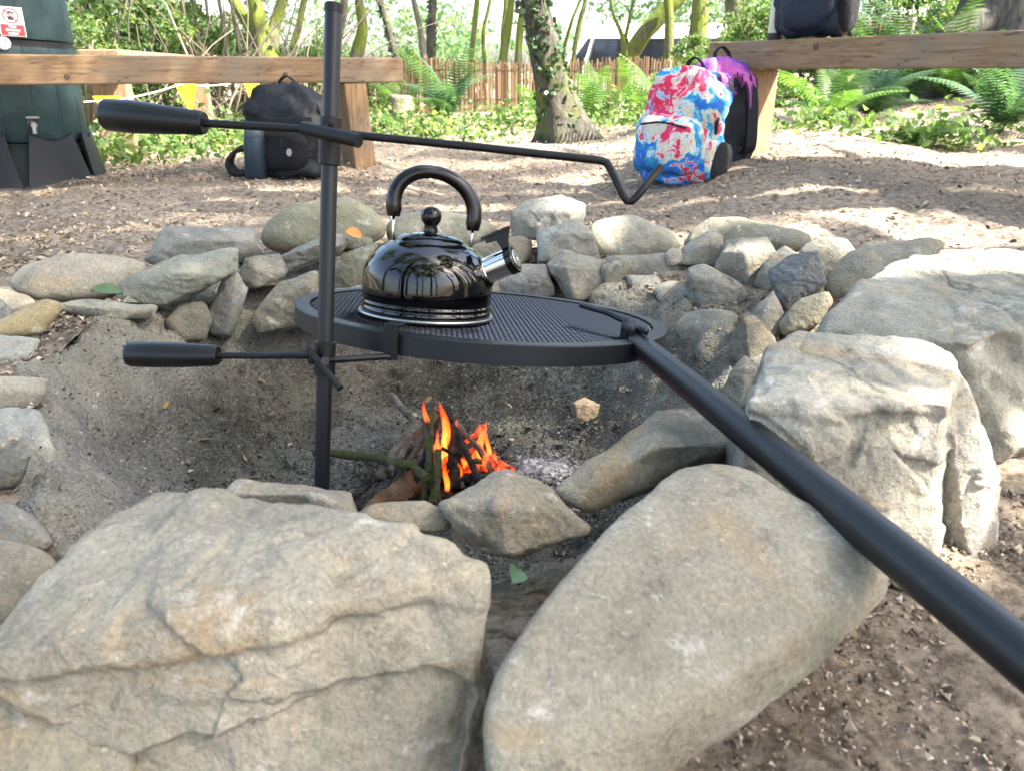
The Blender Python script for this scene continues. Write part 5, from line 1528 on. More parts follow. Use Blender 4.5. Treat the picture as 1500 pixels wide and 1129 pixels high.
MB().lathe([(0.0, 0.244), (0.021, 0.244), (0.021, 0.285), (0.0, 0.286)], 24).build('cap', M['van_trim'], fk, autosmooth=40)

# ================================================================ water butt
WB = atc(32, 250, 3.62); WB.z = gz(WB.x, WB.y) - 0.02
butt = empty('water_butt', WB)
butt.rotation_euler = (R(-1), R(1.5), 0)
tag(butt, 'dark green plastic water butt on a black stand with a tap', 'water butt')
toc = math.atan2(-WB.y, -WB.x)
def gro(a, h):
    k = (a - toc - R(38)) / R(22.5)
    f = abs(k - round(k)) * R(22.5)
    return 1 - 0.012 * math.exp(-(f / 0.013) ** 2)
prof = [(0.0, 0.21), (0.288, 0.21), (0.298, 0.225), (0.302, 0.40), (0.302, 0.585), (0.300, 0.597)]
MB().lathe(prof, 320, a0=0, rfun=gro).build('lower_barrel', M['butt_green'], butt, autosmooth=50)
MB().lathe([(0.300, 0.598), (0.294, 0.603), (0.294, 0.622), (0.301, 0.627)], 160).build('waist_band', M['butt_black'], butt, autosmooth=40)
MB().lathe([(0.301, 0.6275), (0.303, 0.634), (0.296, 0.80), (0.276, 1.05), (0.262, 1.12)], 320, rfun=gro).build('upper_barrel', M['butt_green'], butt, autosmooth=50)
MB().lathe([(0.0, 1.165), (0.20, 1.16), (0.272, 1.145), (0.276, 1.12), (0.262, 1.115)], 64).build('lid', M['butt_green'], butt, smooth=True)
MB().lathe([(0.0, 0.205), (0.272, 0.205), (0.285, 0.16), (0.33, 0.0), (0.0, 0.0)], 64).build('stand_core', M['groove'], butt, autosmooth=40)
for k in range(7):
    ac_ = toc + R(26) + k * R(360 / 7)
    mb = MB()
    N_, Zs = 10, 7
    for lay in (0, 1):
        for i in range(Zs + 1):
            s = i / Zs
            half = R(24.5) - R(7.0) * s * 0 - R(9) * (s ** 1.2) * (1 if True else 0) + R(2)
            half = R(25.0) if s < 0.02 else R(25.0) - R(2.5) * s
            half = half if k not in (0, 6) else half - (R(5) * (s))
            for j in range(N_ + 1):
                a = ac_ + half * (2 * j / N_ - 1)
                flare = 0.370 - 0.052 * s ** 0.8
                r_ = flare - (0.014 if lay else 0)
                topz = 0.245 - 0.03 * math.cos((2 * j / N_ - 1) * math.pi / 2)
                mb.v.append((r_ * math.cos(a), r_ * math.sin(a), s * topz))
    per = (Zs + 1) * (N_ + 1)
    for i in range(Zs):
        for j in range(N_):
            a = i * (N_ + 1) + j
            mb.f.append((a, a + 1, a + N_ + 2, a + N_ + 1)); a += per
            mb.f.append((a, a + N_ + 1, a + N_ + 2, a + 1))
    for j in range(N_):
        a = Zs * (N_ + 1) + j; mb.f.append((a, a + 1, a + 1 + per, a + per))
    for i in range(Zs):
        for e in (0, N_):
            a = i * (N_ + 1) + e; mb.f.append((a, a + N_ + 1, a + N_ + 1 + per, a + per))
    mb.build('stand_panel', M['butt_black'], butt, autosmooth=45)
# frame on the barrel surface facing a given pixel direction
def on_butt(px, z, r, out=0.0):
    best = None
    for i in range(-900, 900):
        a = toc + i * 0.001
        P = WB + Vector((math.cos(a) * r, math.sin(a) * r, z))
        e = abs(proj(P)[0] - px)
        if best is None or e < best[0]: best = (e, a)
    a = best[1]
    n = Vector((math.cos(a), math.sin(a), 0)); u = Vector((-n.y, n.x, 0))
    return Vector((n.x * (r + out), n.y * (r + out), z)), n, u
# tap
tz = 0.285
c0, n_, u_ = on_butt(42, tz, 0.300)
tapb = MB().tube([c0 - n_ * 0.01, c0 + n_ * 0.045], 0.013, 14).tube([c0 + n_ * 0.035 + Vector((0, 0, 0.012)), c0 + n_ * 0.038 - Vector((0, 0, 0.035))], 0.010, 14)
tap = tapb.build('tap', M['steel_grey'], butt, autosmooth=40)
MB().bbox(c0 + n_ * 0.038 + Vector((0, 0, 0.030)), (0.052, 0.016, 0.012), 0.004, Matrix((u_, n_, Vector((0, 0, 1)))).transposed()).build('tap_lever', M['steel_grey'], tap)
MB().lathe([(0.020, -0.004), (0.020, 0.004), (0.0, 0.005)], 18, c0 + n_ * 0.004, Matrix((u_, Vector((0, 0, 1)), n_)).transposed()).build('tap_washer', M['van_trim'], tap)
# knockout cap on the waist
c1, n1_, u1_ = on_butt(-3, 0.606, 0.300)
MB().lathe([(0.026, -0.004), (0.026, 0.006), (0.022, 0.010), (0.012, 0.011), (0.011, 0.007), (0.0, 0.007)], 24, c1, Matrix((u1_, Vector((0, 0, 1)), n1_)).transposed()).build('overflow_cap', M['sign_white'], butt, autosmooth=40)
# sign
def text_mesh(txt, size, mat, parent, frame, name='lettering', bold=0.0):
    cu = bpy.data.curves.new('t', 'FONT')
    cu.body = txt; cu.size = size; cu.align_x = 'CENTER'; cu.align_y = 'CENTER'; cu.extrude = 0.0004; cu.offset = bold
    to = bpy.data.objects.new('t', cu); C.objects.link(to)
    dg = bpy.context.evaluated_depsgraph_get()
    me = bpy.data.meshes.new_from_object(to.evaluated_get(dg))
    bpy.data.objects.remove(to)
    me.transform(frame)
    me.name = name
    me.materials.clear()
    return link(name, me, M[mat], parent)
c2, n2, u2 = on_butt(7, 0.690, 0.3035, 0.004)
up = Vector((-n2.x * 0.03, -n2.y * 0.03, 1)).normalized()
FS = Matrix((u2, up, n2)).transposed()
def S(a, b_, c=0.0): return c2 + u2 * a + up * b_ + n2 * c
SW, SH = 0.094, 0.112
sg = MB().bbox(S(0, 0, 0), (SW, SH, 0.003), 0.001, FS).build('sign', M['sign_white'], butt)
MB().bbox(S(0, -0.032, 0.0022), (SW - 0.008, 0.042, 0.0015), 0.0005, FS).build('red_field', M['sign_red'], sg)
rg_ = MB().lathe([(0.0245, 0.0018), (0.0245, 0.0030), (0.0288, 0.0030), (0.0288, 0.0018)], 40, S(0, 0.022, 0), FS)
sl = Matrix.Rotation(R(-45), 3, 'Z')
rg_.bbox(S(0, 0.022, 0.0028), (0.052, 0.0042, 0.001), 0.0003, FS @ sl)
rg_.build('prohibition_ring', M['sign_red'], sg)
ic = MB().bbox(S(0.001, 0.034, 0.0022), (0.022, 0.006, 0.001), 0.0003, FS).bbox(S(0.010, 0.028, 0.0022), (0.005, 0.010, 0.001), 0.0003, FS).bbox(S(-0.002, 0.039, 0.0022), (0.010, 0.003, 0.001), 0.0003, FS)
ic.prism([S(-0.013, 0.020, 0.002), S(0.011, 0.020, 0.002), S(0.008, 0.006, 0.002), S(-0.010, 0.006, 0.002)], n2 * 0.0, n2 * 0.0008)
ic.build('tap_symbol', M['sign_black'], sg)
for i, wd_ in enumerate(('Not', 'drinking', 'water')):
    fr4 = Matrix.Translation(S(0, -0.0185 - i * 0.0130, 0.0034)) @ FS.to_4x4()
    text_mesh(wd_, 0.0165, 'sign_white', sg, fr4, bold=0.0002)

# ================================================================ bunting
P0 = atc(120, 150, 3.95); P1 = atc(262, 125, 4.45); P2 = atc(366, 116, 5.0); P3_ = atc(395, 108, 6.2)
bun = empty('bunting', (P1.x, P1.y, gz(P1.x, P1.y)))
tag(bun, 'yellow warning pennants hanging on a white cord behind the bench', 'bunting')
pth = []
for a, b_ in ((P0, P1), (P1, P2), (P2, P3_)):
    for k in range(8):
        s = k / 8
        q_ = a.lerp(b_, s); q_.z -= 0.02 * math.sin(math.pi * s); pth.append(q_)
pth.append(P3_)
adopt(MB().tube(pth, 0.0035, 6).build('cord', M['cord_white'], smooth=True), bun)
def pennant(px, py, zc, w, h, yawk, txt):
    c = atc(px, py, zc)
    u = Vector((math.cos(yawk), math.sin(yawk), 0)); n = Vector((u.y, -u.x, 0)); dn = Vector((0.06, 0, -1)).normalized()
    mb = MB(); NN = 8
    for i in range(NN + 1):
        s = i / NN
        for j in (-1, -0.33, 0.33, 1):
            mb.v.append(tuple(c + u * (w / 2 * (1 - s * 0.97) * j) + dn * (h * s) + n * (0.012 * math.sin(s * 4 + j * 1.5 + px))))
    for i in range(NN):
        for j in range(3):
            a = i * 4 + j
            mb.f.append((a, a + 1, a + 5, a + 4))
    o = adopt(mb.build('pennant', M['pennant'], smooth=True), bun)
    fr4 = Matrix.Translation(c + dn * (h * 0.17) + n * 0.016) @ Matrix((u, -dn, n)).transposed().to_4x4()
    tm = text_mesh(txt, w * 0.17, 'sign_black', None, fr4)
    tm.parent = o
pennant(156, 141, 4.08, 0.15, 0.17, R(8), 'CAUTION')
pennant(271, 119, 4.48, 0.135, 0.185, R(18), 'CAUTION')
pennant(367, 115, 4.95, 0.13, 0.18, R(30), 'CAUTION')
# ================================================================ leaf masses (shared mesh data)
def leaf_cloud(name, P, smin, smax, mat, seed, up=0.5, aspect=0.55):
    """one kite-shaped leaf (two triangles) at every point"""
    rg = np.random.default_rng(seed)
    n = len(P)
    s = rg.uniform(smin, smax, n)
    nv = rg.normal(size=(n, 3)); nv[:, 2] += up * 2
    nv /= np.linalg.norm(nv, axis=1)[:, None]
    a = rg.normal(size=(n, 3)); a -= nv * (a * nv).sum(1)[:, None]; a /= np.linalg.norm(a, axis=1)[:, None]
    b = np.cross(nv, a)
    L = s[:, None]
    fold = nv * (L * 0.12)
    V = np.stack([P - a * L * 0.5, P + b * L * aspect * 0.5 + fold - a * L * 0.08, P + a * L * 0.5, P - b * L * aspect * 0.5 + fold - a * L * 0.08], 1)
    F = (np.array([[0, 1, 2], [0, 2, 3]])[None] + (np.arange(n) * 4)[:, None, None]).reshape(-1, 3)
    me = mesh_np(name, V.reshape(-1, 3), F, False)
    me.materials.append(M[mat])
    return me
def clump_points(rg, n, centers, rad):
    k = rg.integers(0, len(centers), n)
    d = rg.normal(size=(n, 3)); d /= np.linalg.norm(d, axis=1)[:, None]
    r = rad[k] * rg.uniform(0.25, 1.0, n) ** 0.6
    return centers[k] + d * r[:, None] * np.array([1, 1, 0.7])
def crown_mesh(seed, n, R_, H_, ncl, smin, smax, mat):
    rg = np.random.default_rng(seed)
    d = rg.normal(size=(ncl, 3)); d /= np.linalg.norm(d, axis=1)[:, None]
    c = d * rg.uniform(0.35, 0.95, ncl)[:, None] ** 0.7 * np.array([R_, R_, H_])
    rad = rg.uniform(0.16, 0.34, ncl) * R_
    return leaf_cloud('crown', clump_points(rg, n, c, rad), smin, smax, mat, seed + 1)
CROWN = [crown_mesh(100 + i, 7500, 2.4, 1.7, 34, 0.07, 0.15, 'leaf_canopy') for i in range(3)]
BUSH = [crown_mesh(200 + i, 4200, 0.75, 0.75, 26, 0.035, 0.085, 'leaf_bush') for i in range(3)]
FARB = [crown_mesh(300 + i, 5200, 3.2, 3.4, 40, 0.12, 0.34, 'leaf_far') for i in range(2)]

def trunk_mesh(pts, rads, n=14, seed=0, rough=0.12, name='trunk', flare=0.0):
    pts = [Vector(p) for p in pts]
    fine, rr_ = [], []
    for i in range(len(pts) - 1):
        p0 = pts[max(0, i - 1)]; p1 = pts[i]; p2 = pts[i + 1]; p3 = pts[min(len(pts) - 1, i + 2)]
        m_ = max(3, int((p2 - p1).length / 0.10)); m_ = min(m_, 14)
        for k in range(m_):
            t_ = k / m_
            fine.append(0.5 * ((2 * p1) + (p2 - p0) * t_ + (2 * p0 - 5 * p1 + 4 * p2 - p3) * t_ ** 2 + (3 * p1 - p0 - 3 * p2 + p3) * t_ ** 3))
            rr_.append(rads[i] + (rads[i + 1] - rads[i]) * t_)
    fine.append(pts[-1]); rr_.append(rads[-1])
    mb = MB().tube(fine, rr_, n)
    V = np.array(mb.v)
    c = np.repeat(np.array([tuple(p) for p in fine]), n, 0)
    d = V - c
    r_ = np.linalg.norm(d, axis=1)
    ph = np.arctan2(d[:, 1], d[:, 0])
    zz = V[:, 2] - fine[0].z
    fl_ = flare * np.exp(-np.clip(zz, 0, None) / (rads[0] * 1.3)) * (0.6 + 0.55 * np.cos(ph * 5 + seed))
    f = 1 + rough * fbm(V * (1.2 / max(rads[0], 0.03)) * np.array([1, 1, 0.35]) + seed, 3, seed) + fl_
    V = c + d * f[:, None]
    mb.v = [tuple(v) for v in V]
    return mb
def tree(label, Y, pix, wpx, mat, height=6.0, crown=0, limbs=3, seed=0, cs=1.0, flare=0.35, group='trees around the clearing', name='tree', extra=(), rough=0.12, zbase=None, crownz=None, ivy=0, drift=None):
    """pix: pixels along the trunk from the foot upward at distance Y; wpx: widths in pixels"""
    rg = random.Random(seed)
    pts = [at(a, b, Y) for a, b in pix]
    zc = proj(pts[0])[2]
    rads = [w * zc / FPX / 2 for w in wpx]
    foot = pts[0].copy()
    g0 = gz(foot.x, foot.y) - 0.03 if zbase is None else zbase
    if foot.z > g0 + 0.02:
        d = pts[1] - pts[0]
        k = (g0 - pts[0].z) / d.z if abs(d.z) > 1e-3 else 0
        k = max(-2.5, k)
        pts.insert(0, Vector((pts[0].x + d.x * k * 0.6, pts[0].y, g0))); rads.insert(0, rads[0] * 1.15)
    else:
        pts[0].z = g0
    d = (pts[-1] - pts[-2]).normalized()
    top = pts[-1]
    if drift: d = Vector(drift).normalized()
    while top.z < height:
        d = (d + Vector((rg.uniform(-.12, .12), rg.uniform(-.12, .12), 0.16))).normalized()
        top = top + d * 0.9
        pts.append(top); rads.append(max(0.03, rads[-1] * 0.90))
    g = empty(name, pts[0])
    tag(g, label, 'tree', group)
    adopt(trunk_mesh(pts, rads, 16, seed, rough, flare=flare).build('trunk', M[mat], smooth=True), g)
    for ex in extra:                                     # further stems seen in the photograph
        ep = [at(a, b, Y + dy) for a, b, dy in ex[0]]
        er = [w * zc / FPX / 2 for w in ex[1]]
        dd = (ep[-1] - ep[-2]).normalized(); tp = ep[-1]
        while tp.z < height * 0.8 and len(ex) < 3:
            dd = (dd + Vector((rg.uniform(-.15, .15), rg.uniform(-.1, .1), 0.12))).normalized(); tp = tp + dd * 0.8
            ep.append(tp); er.append(max(0.015, er[-1] * 0.88))
        adopt(trunk_mesh(ep, er, 12, seed + 3, rough).build('stem', M[mat], smooth=True), g)
    n = len(pts)
    for k in range(limbs):
        i = rg.randrange(max(1, n - 5), n - 1)
        a = rg.uniform(0, 6.28)
        o = pts[i]; L = rg.uniform(1.2, 2.0) * cs
        lp = [o]; dd = Vector((math.cos(a), math.sin(a), 0.55)).normalized()
        for j in range(4):
            lp.append(lp[-1] + dd * L / 4); dd = (dd + Vector((rg.uniform(-.3, .3), rg.uniform(-.3, .3), rg.uniform(0, .35)))).normalized()
        if lp[-1].y < 12 and lp[-1].z < 1.3: continue
        r0 = rads[i] * 0.5
        adopt(trunk_mesh(lp, [r0, r0 * 0.8, r0 * 0.6, r0 * 0.4, r0 * 0.2], 8, seed + k, 0.1).build('limb', M[mat], smooth=True), g)
    if crown is not None:
        me = CROWN[crown % 3]
        c = bpy.data.objects.new('crown', me); C.objects.link(c)
        c.parent = g
        loc = pts[-1] - pts[0]
        if crownz is not None: loc.z = crownz - pts[0].z
        c.location = loc + Vector((0, 0, -0.3))
        c.rotation_euler = (0, 0, rg.uniform(0, 6.28)); c.scale = (cs * BGC,) * 3
    if ivy:                                              # ivy leaves clinging to the trunk
        rgn = np.random.default_rng(seed + 9)
        Pv = []
        m_ = len(pts)
        zmax = min(2.4, height)
        seg_ = [i for i in range(m_ - 1) if pts[i].z < zmax]
        lens = np.array([(pts[i + 1] - pts[i]).length for i in seg_]); pr = lens / lens.sum()
        for q_ in range(ivy):
            i = seg_[rgn.choice(len(seg_), p=pr)]; t_ = rgn.uniform()
            o = pts[i].lerp(pts[i + 1], t_); rd_ = (rads[i] * (1 - t_) + rads[i + 1] * t_) * 1.08 + 0.01
            a = rgn.uniform(0, 6.28)
            if vnoise(np.array([[a * 1.2, o.z * 4, seed]]), 4)[0] < -0.35: continue
            Pv.append((o.x + math.cos(a) * rd_, o.y + math.sin(a) * rd_, o.z + rgn.normal() * 0.02))
        il = link('ivy', leaf_cloud('ivy', np.array(Pv), 0.03, 0.065, 'leaf_ivy', seed + 4, up=0.1, aspect=0.85))
        adopt(il, g); il['kind'] = 'stuff'
    return g

# ---- the ivy-clad tree beside the clearing and the trunks beyond
tree('leaning ivy-clad tree with a flared foot at the edge of the clearing', 5.55, [(832, 216), (822, 170), (806, 110), (792, 50), (782, 0)], [80, 56, 45, 42, 40], 'bark_ivy', 6.5, 0, 4, 3, 1.1, flare=0.55, name='ivy_tree', ivy=1500, rough=0.10, crownz=6.0)
tree('forked mossy tree with dark ivy on its middle stem', 7.2, [(397, 150), (393, 95), (386, 60), (372, 0)], [44, 36, 26, 22], 'bark_moss', 5.5, 1, 2, 5, 1.0, ivy=160, flare=0.4,
     extra=[([(390, 88, 0), (372, 50, 0.1), (342, 0, 0.2)], [24, 19, 15]), ([(398, 80, 0), (402, 40, 0.15), (414, 0, 0.2)], [22, 18, 15])])
tree('slim yellow-green mossy stem beside the forked tree', 8.6, [(420, 160), (427, 80), (440, 30), (446, 0)], [12, 10, 9, 9], 'bark_moss', 5.0, 2, 1, 6, 0.8, flare=0.2)
tree('straight grey tree right behind the steel pole', 9.2, [(488, 150), (491, 85), (499, 40), (505, 0)], [16, 13, 12, 11], 'bark_grey', 6.0, 0, 2, 7, 0.9)
tree('crooked mossy tree behind the end of the bench', 9.0, [(514, 150), (522, 85), (531, 45), (526, 0)], [26, 20, 15, 13], 'bark_moss', 6.0, 1, 2, 8, 0.9)
tree('slanting ivy-hung tree between the crooked one and the reed fence', 11.2, [(588, 140), (580, 88), (568, 40), (556, 0)], [12, 11, 10, 10], 'bark_ivy', 6.5, 2, 2, 9, 0.9, ivy=300)
tree('grey bent tree behind the big fern', 12.4, [(624, 120), (620, 75), (615, 40), (606, 0)], [11, 10, 9, 8], 'bark_grey', 6.5, 0, 2, 10, 0.9)
tree('ivy-covered upright tree behind the big fern', 12.8, [(633, 120), (632, 75), (632, 40), (634, 0)], [15, 14, 13, 12], 'bark_ivy', 7.0, 1, 2, 11, 1.0, ivy=420)
tree('thin straight mossy tree behind the reed fence', 12.2, [(689, 120), (690, 88), (695, 40), (699, 0)], [9, 8, 8, 8], 'bark_moss', 6.0, 2, 1, 12, 0.8)
tree('thinnest wavy stem behind the reed fence', 12.4, [(710, 120), (710, 92), (708, 50), (718, 0)], [6, 6, 5, 5], 'bark_moss', 5.5, 0, 1, 13, 0.7, flare=0.1)
tree('thick mossy tree just behind the fence with a twin stem', 12.0, [(734, 120), (736, 92), (742, 50), (749, 0)], [14, 13, 12, 10], 'bark_moss', 6.5, 1, 2, 14, 0.9, extra=[([(738, 90, 0.2), (737, 50, 0.3), (741, 0, 0.4)], [8, 7, 6])])
tree('short mossy trunk next to the ivy-clad tree', 11.9, [(757, 120), (759, 85), (762, 45), (768, 0)], [12, 11, 10, 9], 'bark_moss', 6.0, 2, 1, 15, 0.9)
tree('thin mossy tree in front of the van windscreen', 12.0, [(836, 130), (840, 85), (850, 30), (858, 0)], [8, 7, 7, 6], 'bark_moss', 5.5, 0, 1, 16, 0.8, extra=[([(826, 70, 0.1), (840, 25, 0.1), (850, 0, 0.1)], [5, 4, 4])])
tree('heavily leaning mossy trunk with two thin shoots in front of the van', 11.6, [(913, 100), (922, 82), (948, 45), (975, 15), (1002, -15)], [26, 25, 24, 23, 22], 'bark_moss', 6.0, 1, 2, 17, 1.0, drift=(0.4, 0, 0.8),
     extra=[([(914, 84, -0.15), (912, 55, -0.18), (898, 20, -0.18), (894, 0, -0.18)], [10, 7, 4, 3]), ([(915, 60, -0.15), (922, 30, -0.2), (928, 0, -0.2)], [6, 5, 4])])
tree('upright mossy tree crossing the rear window of the van', 11.4, [(977, 110), (979, 80), (980, 40), (978, 0)], [15, 14, 13, 12], 'bark_moss', 6.5, 2, 2, 18, 0.9)
tree('stout mossy tree next to the rear of the van', 11.0, [(1016, 120), (1020, 70), (1024, 30), (1027, 0)], [31, 27, 25, 24], 'bark_moss', 7.0, 0, 3, 19, 1.1, ivy=240)
tree('thick grey tree seen above the end of the right sleeper bench', 11.8, [(1084, 120), (1084, 65), (1080, 30), (1078, 0)], [40, 34, 32, 32], 'bark_grey', 7.0, 1, 3, 20, 1.1, ivy=320)
tree('massive dark furrowed trunk with root buttresses on the bank', 7.4, [(1478, 72), (1474, 40), (1476, 0), (1480, -60)], [176, 132, 118, 110], 'bark_big', 8.0, 2, 4, 21, 1.5, flare=0.65, name='old_tree', rough=0.16, zbase=0.30,
     extra=[([(1452, 30, -0.2), (1416, 40, -0.3), (1378, 58, -0.4)], [50, 42, 22], 0)])
# saplings behind the bunting
for i, (x0, x1, w) in enumerate([(306, 284, 5), (322, 300, 4), (333, 318, 5), (348, 338, 6), (366, 356, 7), (284, 262, 4), (246, 226, 5)]):
    tree('thin grey sapling behind the yellow pennants', 8.0 + 0.25 * (i % 3), [(x0 + 6, 200), (x0, 165), (x1, 110), (x1 - 14, 20)], [w, w, w * 0.9, w * 0.8], 'bark_grey', 3.4, None, 0, 60 + i, 0.5, flare=0.1, group='saplings behind the pennants', name='sapling')
# ---- unseen trees around the photographer, added with crowns placed to block sun and sky
def shade_tree(label, x, y, h, mat, crown, cs, seed, r=0.16, lean=(0, 0)):
    rg = random.Random(seed)
    z0 = gz(x, y) - 0.05
    n_ = max(5, int(h / 0.8))
    pts = [Vector((x + lean[0] * (i / n_) ** 1.4 + rg.uniform(-.06, .06), y + lean[1] * (i / n_) ** 1.4 + rg.uniform(-.06, .06), z0 + (h - z0) * i / n_)) for i in range(n_ + 1)]
    rads = [r * max(0.25, 1 - 0.07 * i) for i in range(len(pts))]
    g = empty('tree', pts[0]); tag(g, label, 'tree', 'unseen trees placed for shade')
    adopt(trunk_mesh(pts, rads, 14, seed, 0.12, flare=0.4).build('trunk', M[mat], smooth=True), g)
    for k in range(4):
        i = len(pts) - 2 - k % 3; a = rg.uniform(0, 6.28); lp = [pts[i]]; dd = Vector((math.cos(a), math.sin(a), .5)).normalized()
        for j in range(4): lp.append(lp[-1] + dd * 0.5 * cs); dd = (dd + Vector((rg.uniform(-.3, .3), rg.uniform(-.3, .3), .15))).normalized()
        adopt(trunk_mesh(lp, [r * .4, r * .33, r * .25, r * .16, r * .08], 8, seed + k, .1).build('limb', M[mat], smooth=True), g)
    c = bpy.data.objects.new('crown', CROWN[crown]); C.objects.link(c); c.parent = g
    c.location = pts[-1] - pts[0] + Vector((0, 0, -0.2)); c.rotation_euler = (0, 0, rg.uniform(0, 6.28)); c.scale = (cs, cs, cs)
for i, (x, y, h, mat, cr, cs, lean) in enumerate(SHADE_TREES):
    shade_tree('unseen woodland tree with its crown placed to shade the clearing', x, y, h, mat, cr, cs, 400 + i, lean=lean)

# ================================================================ reed fence
def fence(label, A, B, top, z0f, n, seed):
    rg = np.random.default_rng(seed)
    A = Vector(A); B = Vector(B); d = (B - A); L = d.length; d.normalize(); nn = Vector((-d.y, d.x, 0))
    g = empty('reed_fence', ((A + B) / 2).xy.to_3d() + Vector((0, 0, z0f)))
    tag(g, label, 'fence')
    V, F = [], []
    for i in range(n):
        s = (i + 0.5) / n * L
        w = L / n * rg.uniform(0.45, 0.54); off = rg.normal() * 0.008
        wob = 0.06 * math.sin(s * 1.1 + seed) + 0.05 * math.sin(s * 2.7)
        c = A + d * s + nn * (off + wob)
        tz_ = top + 0.02 * math.sin(s * 2.1) + rg.normal() * 0.022
        lean = rg.normal() * 0.008
        k = len(V)
        for zz, dx in ((z0f - 0.1, 0), (tz_, lean)):
            for a, b_ in ((-w, -0.006), (w, -0.006), (w, 0.006), (-w, 0.006)):
                P = c + d * (a + dx) + nn * b_
                V.append((P.x, P.y, zz))
        F += [(k, k + 1, k + 5, k + 4), (k + 1, k + 2, k + 6, k + 5), (k + 2, k + 3, k + 7, k + 6), (k + 3, k, k + 4, k + 7), (k + 4, k + 5, k + 6, k + 7)]
    o = adopt(link('reeds', mesh_np('reeds', V, F, False), M['reed']), g); o['kind'] = 'stuff'
    m_ = max(2, int(L / 1.7))
    for i in range(m_ + 1):
        c = A + d * (L * i / m_) + nn * 0.09
        adopt(MB().tube([(c.x, c.y, z0f - 0.15), (c.x, c.y, top + 0.04)], 0.028, 10).build('post', M['bark_grey'], smooth=True), g)
    for zz in (z0f + 0.15, top - 0.10):
        wp = [A + d * (L * i / 12) - nn * 0.012 + nn * (0.06 * math.sin(L * i / 12 * 1.1 + seed) + 0.05 * math.sin(L * i / 12 * 2.7)) for i in range(13)]
        adopt(MB().tube([(q_.x, q_.y, zz) for q_ in wp], 0.004, 6).build('wire', M['van_trim'], smooth=True), g)
    return g
fence('low brown reed screen fence behind the ferns', at(505, 100, 10.4), at(1050, 100, 10.6), 0.600, gz(0, 10.5), 300, 3)
fence('reed screen fence climbing the bank beside the old tree', at(1205, 60, 9.4), at(1335, 60, 9.2), 0.98, 0.36, 80, 5)

